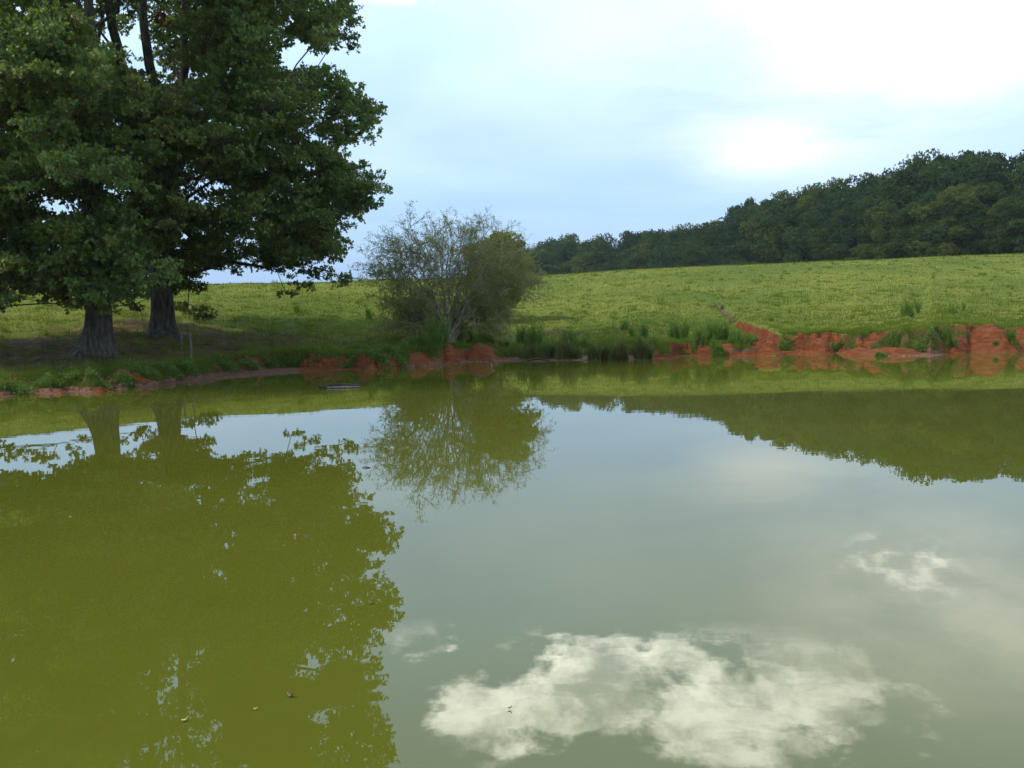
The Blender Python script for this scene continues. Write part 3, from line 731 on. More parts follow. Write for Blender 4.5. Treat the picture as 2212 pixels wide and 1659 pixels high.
# ------------------------------------------------------------------ half bare willow bush
def build_willow():
    rng = np.random.default_rng(77)
    base = on_ground(972, 741); base[2] += 0.0
    root = thing('willow_tree', 'wide half bare grey willow fanning out from several stems above the red mounds', 'tree', tuple(base))
    T = Tubes(); P = []; A = []; LL = []; TT = []
    D0 = base[1]
    outline = np.array([(782, 640), (790, 560), (815, 545), (830, 510), (870, 470), (895, 450), (930, 448), (980, 440), (992, 430), (1040, 455), (1080, 470), (1122, 490), (1120, 520), (1150, 580), (1152, 620), (1130, 650), (1090, 672), (1060, 690), (1010, 665), (965, 690), (900, 660), (850, 672), (800, 660)], float)
    cx, cy = 972, 696
    tb = T; St = []
    def twig(p, d, L, r, lev):
        n = 4 if lev < 3 else 3; pts = [p]; q = p.copy(); dd = d.copy()
        for i in range(n):
            dd = dd + rng.normal(size=3) * (0.13 if lev < 2 else .22) + np.array([0, 0, -0.02 if lev < 2 else -0.02]); dd /= np.linalg.norm(dd); q = q + dd * L / n; pts.append(q)
        T.add(pts, np.linspace(r, r * .45, n + 1), 6 if lev < 1 else (4 if lev < 2 else 3))
        return pts, dd
    def leafy(pts, dens):
        for a_, b_ in zip(pts[:-1], pts[1:]):
            k = rng.poisson(dens)
            for _ in range(k):
                f = rng.random(); P.append(a_ + (b_ - a_) * f + rng.normal(size=3) * .03); v = (b_ - a_); v = v / (np.linalg.norm(v) + 1e-9) + rng.normal(size=3) * .8; A.append(v / np.linalg.norm(v)); LL.append(rng.uniform(.05, .09)); TT.append(rng.random())
    # main tips spread through the crown: picture outline gives radius per direction
    nmain = 50
    for i in range(nmain):
        ang = -1.6 + 3.2 * (i + rng.random()) / nmain
        # distance to the outline along this direction in the picture plane
        dirp = np.array([math.sin(ang), -math.cos(ang)]); t = 60
        while t < 400 and poly_sd(np.array([[cx + dirp[0] * t, cy + dirp[1] * t]]), outline)[0] > 0: t += 8
        t = max(t, 110) * (rng.uniform(.66, .80) if abs(ang) < .35 else rng.uniform(.78, .95))
        depth = rng.uniform(-1, 1) * 2.9 * math.sqrt(max(0.1, 1 - (ang / 2.2)**2))
        tip = at_depth(cx + dirp[0] * t, cy + dirp[1] * t, D0 + depth * .85)
        s0 = base + np.array([rng.normal() * .12, rng.normal() * .1, 0.0])
        v = tip - s0; L = np.linalg.norm(v); npt = 8; pts = []
        for j in range(npt + 1):
            f = j / npt; h = f**0.85
            p = s0 + np.array([v[0] * f**1.15, v[1] * f**1.15, v[2] * h]) + np.array([0, 0, 1]) * math.sin(f * 3.14) * .12 * L * (abs(ang) > .7) * .5
            pts.append(p + rng.normal(size=3) * .05 * (0 < j))
        r0 = rng.uniform(.028, .055)
        T.add(pts, r0 * (1 - np.linspace(0, 1, npt + 1) * .85), 6)
        for j in range(2, npt + 1):
            for _ in range(3 if j > 5 else (2 if j > 4 else int(rng.random() < .6))):
                p = pts[j] + (pts[j - 1] - pts[j]) * rng.random()
                d = (pts[j] - pts[j - 1]); d /= np.linalg.norm(d); d = d + rng.normal(size=3) * .75; d /= np.linalg.norm(d)
                low = p[2] - base[2]
                p2, d2 = twig(p, d, rng.uniform(.7, 1.4) * (.8 if j < 5 else 1), .013, 1)
                lowf = np.clip(1.25 - low / 4.4, 0.12, 1.0)
                side = 1.0 if abs(ang) > .8 else .6
                for q in p2[1:]:
                    for _ in range(2):
                        dq = d2 + rng.normal(size=3) * .7; dq /= np.linalg.norm(dq)
                        p3, d3 = twig(q, dq, rng.uniform(.3, .7), .006, 2)
                        leafy(p3, (3.0 * lowf * side + 1.9))
                        if rng.random() < .75:
                            dq = d3 + rng.normal(size=3) * .7; dq /= np.linalg.norm(dq); p4, _d = twig(p3[1], dq, rng.uniform(.2, .45), .0045, 3); leafy(p4, 2.6 * lowf * side + 1.7)
    T.build('stems', M['twig'], root, base)
    P = np.array(P); A = np.array(A); LL = np.array(LL)
    v, f = leaves(P, A, LL, LL * .42, rng)
    new_mesh('crown', v - base, f, M['willow_leaf'], root, False, np.repeat(np.array(TT), 4))
    print('willow leaves', len(P))
build_willow()

# ------------------------------------------------------------------ generic leafy tree for the middle and far distance
def leafy_tree_mesh(seed, H, W, n_clumps, leaf, low=0.05, tips=16, shape=1.0, per=6, tint_c=.5):
    rng = np.random.default_rng(seed); cl = []; tries = 0
    while len(cl) < n_clumps and tries < 20000:
        tries += 1
        z = rng.uniform(low, 1.0); prof = math.sqrt(max(0, 1 - ((z - .42) / .60)**2)) if shape == 1 else max(0, (1 - z)**.8) * 1.0 + .08
        a = rng.uniform(0, 6.283); q = rng.random()**.38
        lump = 1 + .22 * math.sin(a * 3 + seed) + .15 * math.sin(a * 5 + z * 9)
        cl.append((np.array([math.cos(a) * q * prof * W * lump, math.sin(a) * q * prof * W * lump, z * H * .95]), rng.uniform(.09, .20) * H * (.6 + .4 * prof) * (.85 if n_clumps < 100 else .72)))
    T = Tubes(); st = [np.array([0, 0, z]) for z in np.linspace(-.4, H * .55, 6)]
    arr, par, ch, r = grow(st, [c for c, R in cl], rng, H * .09, .012 * H / 8)
    skeleton_tubes(arr, par, ch, np.minimum(r, H * .02), T, k=6, cap=H * .02)
    V = []; F = []; TT = []; nn = 0
    for c, R in cl:
        pos, ax, L, tp = clump_leaves(c, R, tips, per, rng, leaf, .7, .1, .11)
        v, f = leaves(pos, ax, L, L * .75, rng); V.append(v); F.append(f + nn); nn += len(v)
        TT.append(np.repeat(np.clip(tint_c + rng.normal() * .2 + .15 * rng.normal(size=len(pos)), 0, 1), 4))
    return T, np.concatenate(V), np.concatenate(F), np.concatenate(TT)

def build_olive():
    base = on_ground(1075, 668)
    base = np.array(at_range(1078, 650, 52)); base[2] = float(ground(np.array([base[0]]), np.array([base[1]]))[0][0])
    top = at_depth(1078, 505, base[1])[2]; H = float(top - base[2]) * 1.03
    root = thing('small_tree', 'compact olive green tree growing just behind the right half of the bare willow', 'tree', tuple(base))
    T, V, F, TT = leafy_tree_mesh(91, H, 1.9, 110, .12, .22, 70, 1.0, 8)
    T.build('trunk', M['bark'], root); new_mesh('crown', V, F, M['olive_leaf'], root, False, TT)
build_olive()

# ------------------------------------------------------------------ the wood on the right
def build_wood():
    rng = np.random.default_rng(8)
    top_px = np.array([(1120, 545), (1135, 535), (1180, 520), (1228, 507), (1262, 524), (1300, 510), (1330, 520), (1375, 497), (1410, 500), (1440, 492), (1500, 487), (1560, 472), (1600, 440), (1622, 432), (1652, 438), (1700, 410),
                       (1750, 405), (1800, 388), (1870, 376), (1920, 372), (1960, 352), (1985, 335), (2060, 328), (2100, 333), (2135, 328), (2160, 350), (2190, 332), (2260, 325), (2400, 300)], float)
    def dist(px): return float(np.interp(px, [1100, 1300, 1500, 1700, 1900, 2100, 2400], [300, 262, 225, 198, 178, 165, 150]))
    protos = []
    kinds = [('wood_leaf', 1), ('wood_leaf_b', 1), ('wood_leaf', 1), ('wood_leaf_c', 1), ('wood_leaf', 1), ('wood_leaf_b', 2)]
    for i, (mt, shp) in enumerate(kinds):
        T, V, F, TT = leafy_tree_mesh(200 + i, 10.0, 3.9 if shp == 1 else 2.2, 64, .15, .04, 84, shp, 8)
        root = thing('woodland_tree', '', 'tree'); t = T.build('trunk', M['bark'], root); c = new_mesh('crown', V, F, M[mt], root, False, TT)
        protos.append((root, t, c))
    used = [False] * len(protos)
    desc = {0: 'dark green broadleaf tree', 1: 'lighter yellow green broadleaf tree', 2: 'dark green broadleaf tree', 3: 'bluish green broadleaf tree', 4: 'dark green broadleaf tree', 5: 'slender pointed tree'}
    def put(px, ytop, d, kind, width, label):
        root, t, c = protos[kind]
        p = at_range(px, 600, d); gz = float(ground(np.array([p[0]]), np.array([p[1]]))[0][0])
        H = at_range(px, ytop, d)[2] - gz
        if used[kind]:
            r = root.copy(); COL.objects.link(r)
            for q in (t, c):
                k = q.copy(); COL.objects.link(k); k.parent = r
        else: r = root; used[kind] = True
        s = H / 10.0
        r.location = (p[0], p[1], gz); r.scale = (s * width, s * width, s); r.rotation_euler = (0, 0, rng.uniform(0, 6.28))
        r['label'] = label; r['category'] = 'tree'; r['group'] = 'trees of the wood beyond the meadow'
    # trees that make the skyline: x, kind
    sky = [(1135, 0, 'far small dark tree where the wood disappears behind the willow'), (1180, 3, 'far bluish tree second from the left end of the wood'), (1228, 1, 'pale topped tree near the left end of the wood, above its neighbours'),
           (1262, 2, 'low dark tree in the dip right of the pale topped tree'), (1300, 0, 'round topped dark tree left of the first broad hump of the wood'), (1375, 4, 'wide domed tree forming the first broad hump of the wood'), (1425, 3, 'bluish tree in the dip right of the first broad hump of the wood'),
           (1475, 0, 'low spreading dark tree left of the rising part of the wood'), (1540, 2, 'rounded dark tree just where the skyline of the wood starts to rise'), (1600, 4, 'upright tree left of the slender pointed pair on the skyline of the wood'), (1618, 5, 'slender pointed tree, left of the pair above the wood'), (1652, 5, 'slender pointed tree, right one of the pair poking above the wood'), (1690, 1, 'yellowish domed tree right of the pointed pair in the wood'),
           (1750, 0, 'dark tree midway along the skyline of the wood'), (1800, 1, 'yellow tinged tree on the middle of the wood skyline'), (1868, 2, 'dark tree with a knobbly top left of the tallest crowns of the wood'), (1925, 3, 'bluish tree in the hollow left of the tallest crowns of the wood'), (1990, 0, 'tall domed tree, left one of the tallest crowns of the wood'), (2055, 4, 'tallest broad tree of the wood, middle of the big crowns'),
           (2125, 2, 'tall dark tree just left of the notch in the wood skyline'), (2212, 0, 'tall wood edge tree at the photo edge, right of the skyline notch'), (2300, 1, 'tree of the wood beyond the right edge of the photo')]
    for x, k, lab in sky:
        y = float(np.interp(x, top_px[:, 0], top_px[:, 1])); y += {5: -4}.get(k, 0)
        put(x, y, dist(x) + rng.uniform(-4, 6), k, .74 if k != 5 else .5, lab)
    # rows in front that close the wood down to the meadow
    short = ['the far small tree', 'the far bluish tree', 'the pale topped tree', 'the low tree in the dip', 'the round topped tree', 'the first broad hump', 'the first bluish tree', 'the low spreading tree', 'the rise tree',
             'the upright tree', 'the left slender tree', 'the right slender tree', 'the yellowish dome', 'the midway tree', 'the tinged tree', 'the knobbly tree', 'the hollow tree', 'the left tall dome', 'the tallest broad tree', 'the notch tree', 'the photo edge tree', 'the last tree']
    spots = []
    for i, (x, k, lab) in enumerate(sky):
        spots.append((x, 'below ' + short[i]))
        if i + 1 < len(sky) and sky[i + 1][0] - x > 34: spots.append(((x + sky[i + 1][0]) / 2, 'between ' + short[i] + ' and ' + short[i + 1][4:]))
    kd = {0: 'dark', 1: 'lighter yellowish', 2: 'dark', 3: 'bluish', 4: 'dark'}
    for rname, dd, d0, d1 in (('second row', -5, 8, 34), ('third row', -10, 34, 66), ('front row', -15, 62, 112)):
        for x0, wh in spots:
            if rname == 'third row' and rng.random() < .45: continue
            x = x0 + rng.uniform(-7, 7); d = dist(x) + dd + rng.uniform(-3, 3)
            y = float(np.interp(x, top_px[:, 0], top_px[:, 1])); base_y = float(np.interp(x, [1150, 1500, 1800, 2212], [597, 577, 565, 550]))
            yy = y + (base_y - y) * rng.uniform(d0, d1) / 220.0
            k = int(rng.choice([0, 2, 3, 4, 1, 0, 3, 1]))
            put(x, yy, d, k, {'second row': .80, 'third row': .88, 'front row': 1.05}[rname], f'{kd[k]} tree, {rname}, {wh}')
    for (root, t, c), u in zip(protos, used):
        if not u:
            for q in (c, t, root): bpy.data.objects.remove(q)
build_wood()

# ------------------------------------------------------------------ bank plants
def gz1(x, y): return float(ground(np.array([x]), np.array([y]))[0][0])
def place(px, py):
    p = on_ground(px, py, lambda X, Y: ground(X, Y)[0]); return p

def weed(px, py, hpx, wpx, label, seed, group='tall upright weeds on the bank', name='tall_weed', mat='weed', dens=1.0):
    rng = np.random.default_rng(seed); base = place(px, py); mp = base[1] / FPX; H = hpx * mp; W = max(wpx * mp * .5, .05)
    n = max(8, int(wpx * 2.4 * dens)); T = Tubes(); P = []; A = []; LL = []
    for i in range(n):
        x = float(np.clip(rng.normal() * .55, -1.5, 1.5)) * W; y = rng.normal() * W * .5; h = H * rng.uniform(.42, 1.05) * (1.05 - .35 * min(1, abs(x / W))); le = rng.normal(size=2) * .15
        b = base + np.array([x, y, 0]); b[2] = gz1(b[0], b[1]) - .03
        pts = [b + np.array([le[0] * h * f * f * 1.4, le[1] * h * f * f * 1.4, h * f]) for f in (0, .35, .7, 1)]
        T.add(pts, np.array([.010, .008, .006, .003]), 4, .4)
        m = int(h * 75)
        f = rng.random(m)**.8 * .97 + .03; az = rng.uniform(0, 6.28, m)
        q = np.array(pts[0])[None] + (np.array(pts[3]) - pts[0])[None] * f[:, None]
        ax = np.stack([np.cos(az) * .55, np.sin(az) * .55, np.full(m, .85)], -1); ax /= np.linalg.norm(ax, axis=1)[:, None]
        P.append(q); A.append(ax); LL.append(rng.uniform(.06, .13, m) * (1.15 - f * .7))
    P = np.concatenate(P); A = np.concatenate(A); LL = np.concatenate(LL)
    root = thing(name, label, 'weed', tuple(base), group)
    T.build('stems', M[mat], root, base)
    v, f = leaves(P, A, LL, LL * .22, rng); new_mesh('leaves', v - base, f, M[mat], root, False, np.repeat(np.clip(.5 + .25 * rng.normal(size=len(P)), 0, 1), 4))
def rush(px, py, hpx, wpx, label, seed, green=0.25):
    rng = np.random.default_rng(seed); base = place(px, py); mp = base[1] / FPX; H = hpx * mp; W = wpx * mp * .5
    n = int(1300 * (wpx / 45)); a = rng.uniform(0, 6.28, n); q = rng.random(n)**.6 * W * .95 * (1 + .25 * np.sin(a * 2 + seed))
    b = np.stack([np.cos(a) * q, np.sin(a) * q * .8, np.full(n, -.06)], -1)
    h = H * rng.uniform(.35, 1.05, n) * (1.12 - .45 * (q / W)**1.5) * (1 + .22 * np.sin(b[:, 0] * 9 + seed * 2)); out = rng.uniform(.02, .30, n) + .35 * rng.random(n)**4
    a2 = a + rng.normal(size=n) * .5
    wd = .007 + .006 * rng.random(n); sd = np.stack([-np.sin(a2 + 1), np.cos(a2 + 1), 0 * a], -1) * wd[:, None]
    mid = b + np.stack([np.cos(a2) * out * h * .28, np.sin(a2) * out * h * .28, h * .58], -1)
    tip = b + np.stack([np.cos(a2) * out * h * .85, np.sin(a2) * out * h * .85, h * (1 - out * .35)], -1)
    v = np.empty((n, 6, 3)); v[:, 0] = b - sd; v[:, 1] = b + sd; v[:, 2] = mid + sd * .8; v[:, 3] = mid - sd * .8; v[:, 4] = tip + sd * .15; v[:, 5] = tip - sd * .15
    i = np.arange(n)[:, None] * 6
    f = np.concatenate([i + np.array([[0, 1, 2, 3]]), i + np.array([[3, 2, 4, 5]])])
    t = np.clip(green + .25 * rng.normal(size=n), 0, .9); t = np.where(rng.random(n) > .86, 1.0, t)
    root = thing('rush_clump', label, 'rush', tuple(base), 'rush clumps along the muddy shore')
    new_mesh('blades', v.reshape(-1, 3), f, M['rush'], root, False, np.repeat(t, 6))
    m = int(n * .12); k = rng.integers(0, n, m)                 # dead straw skirt round the foot
    p = b[k] + np.array([0, 0, .1]); ax = np.stack([np.cos(a[k]), np.sin(a[k]) - .3, np.full(m, -.35)], -1); ax /= np.linalg.norm(ax, axis=1)[:, None]
    v2, f2 = leaves(p + ax * .05, ax, rng.uniform(.1, .3, m), np.full(m, .014), rng); new_mesh('dead_straw', v2, f2, M['rush'], root, False, np.full(len(v2), 1.0))
def herb(px, py, wpx, hpx, label, seed, n=None, mat='herb', leaf=.055):
    rng = np.random.default_rng(seed); base = place(px, py); mp = base[1] / FPX; W = wpx * mp * .5; H = hpx * mp
    n = n or int(900 * (W / .6) * (H / .4 + .4)); T = Tubes()
    lob = [(rng.uniform(-.7, .7) * W, rng.uniform(-.35, .35) * W, rng.uniform(.45, .8)) for _ in range(7)]
    a = rand_dirs(n, rng); a[:, 2] = np.abs(a[:, 2]); L = np.array(lob)[rng.integers(0, len(lob), n)]
    q = rng.uniform(.5, 1.05, n)[:, None]
    x = L[:, 0] + a[:, 0] * W * .5 * q[:, 0]; y = L[:, 1] + a[:, 1] * W * .35 * q[:, 0]
    gz = ground(base[0] + x, base[1] + y)[0]; gz = np.minimum(gz, base[2] + H * .7)
    z = gz - base[2] + a[:, 2] * H * L[:, 2] * q[:, 0] * (1 + .5 * (rng.random(n) > .93))
    pos = np.stack([x, y, z], -1); ax = a * .6 + rand_dirs(n, rng) * .7; ax[:, 2] += .1; ax /= np.linalg.norm(ax, axis=1)[:, None]
    ll = leaf * rng.uniform(.6, 1.5, n); v, f = leaves(pos, ax, ll, ll * .6, rng)
    root = thing('leafy_plant', label, 'plant', tuple(base), 'low leafy plants along the bank')
    new_mesh('leaves', v, f, M[mat], root, False, np.repeat(np.clip(.45 + .25 * rng.normal(size=n), 0, 1), 4))
    for i in range(0, n, 14):
        s = np.array([pos[i, 0] * .7, pos[i, 1] * .7, gz[i] - base[2] - .04]); T.add([s, (s + pos[i]) / 2 + rng.normal(size=3) * .02, pos[i]], [.006, .005, .003], 3, .3)
    T.build('stems', M['weed'], root)

W_ = [(938, 757, 84, 22, 'tallest thick clump of bright green weeds at the left foot of the willow', 1), (957, 748, 70, 18, 'bright green weeds close against the willow stems, right of the tallest clump', 2), (992, 745, 62, 16, 'narrow weed clump between the two tallest red clay mounds', 3),
      (893, 756, 42, 12, 'thin weed stems above the leftmost large clay mound', 4), (873, 759, 30, 10, 'short thin weeds at the left edge of the leftmost large clay mound', 5), (1015, 742, 46, 14, 'sparse weeds over the hollow left of the widest clay mound', 6), (1050, 738, 34, 50, 'row of short weeds on top of the widest clay mound', 7),
      (1128, 742, 46, 30, 'bushy weeds right of the broken stub', 8), (1155, 757, 60, 34, 'leafy tall weeds at the left end of the rush clumps', 9), (1230, 752, 52, 28, 'bright green weeds standing out of the second rush clump', 10), (1263, 752, 30, 14, 'short weeds by the small red bare patch', 11),
      (1392, 730, 42, 14, 'narrow upright weed behind the rightmost rush clump', 12), (1366, 728, 28, 9, 'thin single weed up the slope from the middle rush clump', 13), (1348, 712, 24, 18, 'small pale weed tuft on the meadow above the rushes', 14), (1458, 730, 46, 24, 'weed clump at the left end of the tall weed thicket', 15),
      (1480, 728, 42, 20, 'dense weeds second from the left in the tall weed thicket', 16), (1510, 742, 50, 24, 'yellow green weeds in the left middle of the tall weed thicket', 17), (1538, 738, 62, 26, 'tallest weeds in the middle of the tall weed thicket', 18), (1565, 738, 58, 26, 'tall weeds right of the middle of the thicket', 19), (1592, 742, 40, 24, 'shorter weeds at the right end of the thicket beside the gully', 20),
      (1545, 766, 34, 22, 'green weeds hanging down the bank under the tall weed thicket', 21), (1560, 668, 16, 7, 'small weed at the head of the gully', 22), (1962, 682, 42, 22, 'large isolated weed clump on the right side of the meadow', 23), (1983, 676, 36, 9, 'taller thin weed touching the large isolated clump', 24), (2057, 677, 20, 22, 'small weed clump right of the large isolated clump', 25), (2082, 670, 22, 6, 'single thin weed stem near the small clump on the right of the meadow', 26),
      (2048, 748, 52, 24, 'green weeds growing down the red bank left of the biggest red slope', 27), (2186, 740, 42, 18, 'green weeds on the red bank at the right edge of the photo', 28), (1930, 740, 30, 26, 'sparse brownish weeds on top of the low front mound', 29), (640, 675, 22, 10, 'thin dark weed standing alone on the meadow between oak and willow', 30), (795, 688, 28, 14, 'small weeds under the left side of the willow', 31),
      (840, 765, 26, 26, 'weeds on the lip of the bank left of the clay mounds', 32), (915, 752, 34, 22, 'feathery weeds behind the leftmost large clay mound', 33), (1410, 745, 22, 12, 'short weed at the left end of the vertical clay face', 34)]
for x, y, h, w, lab, s in W_: weed(x, y, h, w, lab, 100 + s)
R_ = [(1140, 774, 38, 40, 'green rush clump at the left end of the muddy shore', 1, .5), (1186, 774, 38, 36, 'small dark rush clump second from the left', 2, .35), (1228, 775, 46, 50, 'dark based rush clump below the bright green weeds', 3, .35), (1296, 779, 48, 44, 'brownish rush clump left of centre on the muddy shore', 4, .15),
      (1335, 781, 50, 44, 'straw skirted rush clump reaching furthest into the water', 5, .3), (1390, 776, 50, 46, 'dark round rush clump at the right end of the row', 6, .2), (1090, 752, 26, 24, 'short dark clump at the foot of the broken stub', 7, .3)]
for x, y, h, w, lab, s, g in R_: rush(x, y, h, w, lab, 300 + s, g)
H_ = [(35, 848, 90, 34, 'big bright green leafy mat at the left edge of the photo'), (95, 835, 60, 30, 'leafy mound second from the left edge of the bank'), (150, 826, 60, 30, 'round leafy mound above the first small clay face'), (205, 824, 66, 30, 'leafy mound directly above the orange clay face on the left'), (262, 824, 50, 26, 'small leafy mound sprawling down to the water on the left bank'),
      (310, 815, 70, 30, 'long leafy mat below the pale trunked oak'), (365, 806, 60, 32, 'thick leafy mat left of the fence posts'), (415, 799, 60, 32, 'dark leafy mound below the fence posts'), (484, 796, 62, 30, 'round leafy mound on the mud right of the fence posts'), (540, 794, 46, 26, 'bright leafy mound in the middle of the mud shelf'), (583, 793, 50, 28, 'dark leafy mound near the right end of the mud shelf'), (632, 792, 36, 28, 'upright leafy plant at the right end of the mud shelf'),
      (700, 766, 80, 14, 'pale flecked low plants on the lip above the straight clay face'), (770, 768, 70, 16, 'bright low herbs on the lip left of the willow'), (825, 782, 60, 26, 'dark leafy plant overhanging the clay left of the large mounds'), (858, 776, 40, 26, 'leafy plant touching the leftmost large clay mound'), (790, 755, 60, 12, 'grassy herbs set back from the lip left of the willow'), (1093, 768, 28, 20, 'bright green leafy plant at the right foot of the widest clay mound'),
      (1180, 762, 50, 22, 'mixed leafy plants behind the rush clumps'), (1697, 757, 48, 26, 'bright leafy plant at the foot of the gully'), (1808, 756, 30, 30, 'dark leafy plant between two red faces'), (2000, 745, 56, 34, 'leafy drape hanging over the right bank'), (1905, 768, 26, 12, 'small bright plant at the water in front of the low mound'), (2155, 742, 14, 10, 'tiny plant growing on the biggest red slope'),
      (1560, 762, 30, 22, 'leafy plant in the notch of the clay face under the thicket'), (1275, 752, 34, 18, 'low herbs between the red patch and the brownish rushes'), (1490, 765, 34, 7, 'thin green strip of plants at the foot of the vertical clay face'), (1620, 740, 40, 16, 'grassy plants on the spur left of the gully')]
for i, (x, y, w, h, lab) in enumerate(H_): herb(x, y, w, h, lab, 500 + i)

# ------------------------------------------------------------------ posts, stub, sticks, log, floating things
def post(px, ytop, ybot, r, label, seed):
    base = place(px, ybot); rng = np.random.default_rng(seed); top = at_depth(px + 1, ytop, base[1]); H = top[2] - base[2]
    T = Tubes(); zs = np.linspace(-.25, H, 9)
    T.add([(rng.normal() * .004 + z * .02, rng.normal() * .004, z) for z in zs], r * (1 + .08 * rng.normal(size=9)), 9)
    root = thing('fence_post', label, 'post', tuple(base), 'two old fence posts by the oaks'); T.build('post_shaft', M['post'], root)
    W = Tubes()
    for z in (H * .82, H * .55):
        W.add([(math.cos(t) * (r + .006) + z * .02, math.sin(t) * (r + .006), z + .004 * t) for t in np.linspace(0, 6.6, 14)], [.004] * 14, 4)
    W.build('wire_loop', M['drift'], root)
post(413, 720, 775, .045, 'pale weathered fence post, the taller and nearer of two under the oaks', 1)
post(392, 700, 757, .035, 'thin dark fence post, the farther of two under the oaks', 2)

def build_stub():
    rng = np.random.default_rng(4); base = place(1079, 730); H = 46 * base[1] / FPX
    T = Tubes(); T.add([(0, 0, -.2), (.02, 0, H * .3), (-.02, .02, H * .6), (.02, 0, H * .85), (.01, 0, H)], [.11, .09, .085, .07, .03], 8)
    root = thing('broken_stub', 'dark broken trunk stub with thin side shoots right of the willow', 'tree stub', tuple(base)); T.build('stub_trunk', M['bark'], root)
    S = Tubes(); P = []
    for i in range(22):
        z = rng.uniform(.25, 1) * H; a = rng.uniform(0, 6.28); L = rng.uniform(.3, .8); s = np.array([0, 0, z]); d = np.array([math.cos(a), math.sin(a) * .6, rng.uniform(.1, .8)]); e = s + d * L
        S.add([s, (s + e) / 2 + rng.normal(size=3) * .05, e], [.012, .009, .004], 4)
        for _ in range(22): P.append(s + (e - s) * rng.uniform(.3, 1.1) + rng.normal(size=3) * .07)
    S.add([(.35, 0, -.1), (.9, .1, .3), (1.45, .1, .75)], [.02, .016, .008], 4)
    S.build('side_shoots', M['twig'], root); P = np.array(P); L = rng.uniform(.04, .09, len(P))
    v, f = leaves(P, rand_dirs(len(P), rng), L, L * .5, rng); new_mesh('leaves', v, f, M['willow_leaf'], root, False, np.repeat(rng.random(len(P)), 4))
build_stub()

def stick(pts_px, radii, name, label, cat, mat='drift', z0=0.02, k=7, seed=0):
    P = [at_height(x, y, z) for x, y, z in pts_px]; base = P[0].copy(); rng = np.random.default_rng(seed)
    Q = []; R = []
    for (a, b), (ra, rb) in zip(zip(P[:-1], P[1:]), zip(radii[:-1], radii[1:])):
        for f in np.linspace(0, 1, 5)[:-1]: Q.append(a + (b - a) * f + rng.normal(size=3) * min(ra, rb) * .25); R.append((ra + (rb - ra) * f) * (1 + .15 * rng.normal()))
    Q.append(P[-1]); R.append(radii[-1])
    T = Tubes(); T.add([q - base for q in Q], np.abs(R), k); o = T.build(name, M[mat]); o.location = base
    return tag(o, label, cat)
lg = thing('floating_log', 'low dark driftwood log floating off the left shore', 'log', tuple(at_height(740, 835)))
def build_log():
    rng = np.random.default_rng(6); b = at_height(740, 835); a = at_height(692, 839); c = at_height(775, 832); d = at_height(793, 831)
    T = Tubes(); n = 16; P = [a + (c - a) * f - b + np.array([0, .06 * math.sin(f * 7), .015 + .02 * math.sin(f * 5)]) for f in np.linspace(0, 1, n)]
    T.add(P, [.02 + .055 * math.sin(min(1, f * 1.2 + .12) * 2.6)**.8 * (1 + .2 * rng.normal()) for f in np.linspace(0, 1, n)], 9)
    T.build('log_body', M['drift'], lg)
    T = Tubes(); T.add([c - b + np.array([-.25, 0, .02]), c - b + np.array([0, .02, .05]), d - b + np.array([0, 0, .02])], [.035, .03, .01], 6)
    T.add([c - b + np.array([-.15, 0, .03]), c - b + np.array([-.1, 0, .13])], [.03, .012], 6)
    T.build('branch_stub', M['drift'], lg)
    T = Tubes(); T.add([a - b + np.array([.2, -.06, .03]), a - b + np.array([.7, -.12, .035]), a - b + np.array([1.1, -.05, .03])], [.012, .02, .01], 6); T.build('loose_bark', M['dead_wood'], lg)
build_log()
stick([(1136, 780, .04), (1150, 777, .10), (1165, 776, .13), (1187, 779, .04)], [.02, .035, .04, .02], 'driftwood_branch', 'dark curved branch lying on the mud right of the widest clay mound', 'branch', seed=1)
stick([(1063, 794, 0), (1061, 783, .02), (1062, 773, .24)], [.012, .012, .008], 'bare_stick', 'pale upright stick standing in the water before the widest clay mound', 'stick', 'dead_wood', seed=2)
stick([(1062, 776, .24), (1069, 779, .18), (1074, 785, .02), (1071, 788, -.03)], [.010, .011, .010, .008], 'bent_stick', 'pale bent stick arching into the water before the widest clay mound', 'stick', 'dead_wood', seed=3)
stick([(1260, 775, .06), (1272, 774, .08), (1285, 776, .05)], [.014, .018, .01], 'mud_twig', 'pale twig lying on the mud left of the brownish rushes', 'stick', 'dead_wood', seed=4)
stick([(783, 1010, .004), (790, 1008.5, .012), (800, 1010, .004)], [.004, .010, .004], 'floating_twig', 'tiny dark twig floating between the two tree reflections', 'twig', seed=5)

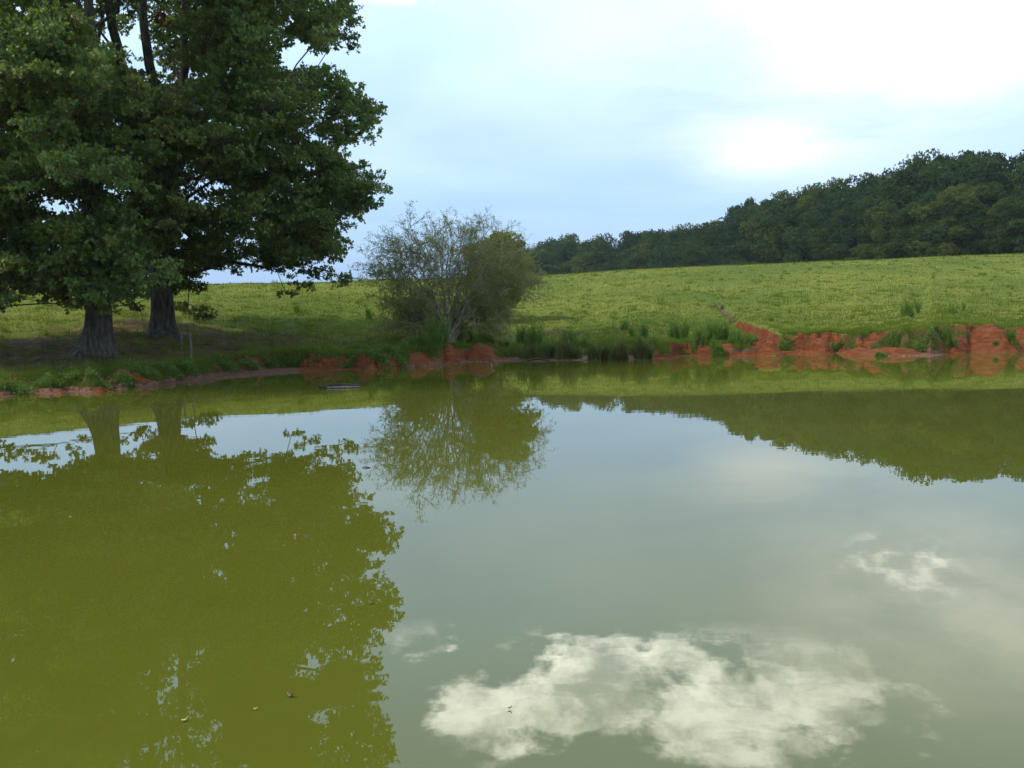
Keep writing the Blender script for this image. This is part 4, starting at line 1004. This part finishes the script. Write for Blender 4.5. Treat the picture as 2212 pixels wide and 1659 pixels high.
def floater(px, py, size, label, mat, seed, curl=.3):
    rng = np.random.default_rng(seed); b = at_height(px, py, .006); n = 16
    a = np.arange(n) * 2 * math.pi / n; rr = size * (.5 + .10 * np.sin(a * 5 + seed) + .05 * rng.normal(size=n))
    top = np.stack([np.cos(a) * rr, np.sin(a) * rr * .55, .004 + curl * size * np.cos(a)**2 * .5], -1)
    v = np.concatenate([top, top * np.array([.95, .95, 1]) - [0, 0, .003], [[0, 0, .004]], [[0, 0, .001]]])
    f = [[i, (i + 1) % n, 2 * n] for i in range(n)] + [[n + (i + 1) % n, n + i, 2 * n + 1] for i in range(n)] + [[i, n + i, (i + 1) % n] for i in range(n)] + [[n + i, n + (i + 1) % n, (i + 1) % n] for i in range(n)]
    root = thing('floating_leaf', label, 'leaf', tuple(b), 'leaves floating on the pond'); root.rotation_euler = (0, 0, rng.uniform(-.6, .6))
    new_mesh('leaf_blade', v, f, M[mat], root, True)
    T = Tubes(); T.add([(size * .4, 0, .006), (size * .6, size * .05, .012), (size * .8, size * .04, .006)], [.0022, .002, .0012], 5); T.build('leaf_stalk', M[mat], root)
floater(627, 1503, .035, 'curled purplish brown leaf floating in the dark oak reflection', 'brown_leaf', 1, .9)
floater(398, 1556, .026, 'pale yellow leaf floating near the bottom left of the pond', 'float_leaf', 2)
floater(552, 1532, .015, 'tiny yellow green leaf right of the pale yellow leaf', 'float_leaf', 3)
floater(800, 1303, .030, 'small dark leaf floating inside the right edge of the oak reflection', 'brown_leaf', 4, .7)
floater(1101, 1530, .014, 'tiny brown leaf floating in the mirrored clouds', 'brown_leaf', 5, .2)
# ------------------------------------------------------------------ the humid summer air
def build_haze():
    x0, x1, y0, y1, z0, z1 = -420, 420, -60, 420, -2.4, 48
    v = [(x, y, z) for x in (x0, x1) for y in (y0, y1) for z in (z0, z1)]
    f = [(0, 1, 3, 2), (4, 6, 7, 5), (0, 4, 5, 1), (2, 3, 7, 6), (0, 2, 6, 4), (1, 5, 7, 3)]
    m, N = mat_new('thin summer haze'); pv = N.n('ShaderNodeVolumePrincipled'); pv.inputs['Density'].default_value = 0.00013
    pv.inputs['Color'].default_value = (0.80, 0.88, 1.0, 1); pv.inputs['Anisotropy'].default_value = 0.2
    o = N.n('ShaderNodeOutputMaterial'); N.l(pv.outputs[0], o.inputs['Volume'])
    h = new_mesh('haze', v, f, m); h['kind'] = 'stuff'
build_haze()
print('objects', len(bpy.data.objects))
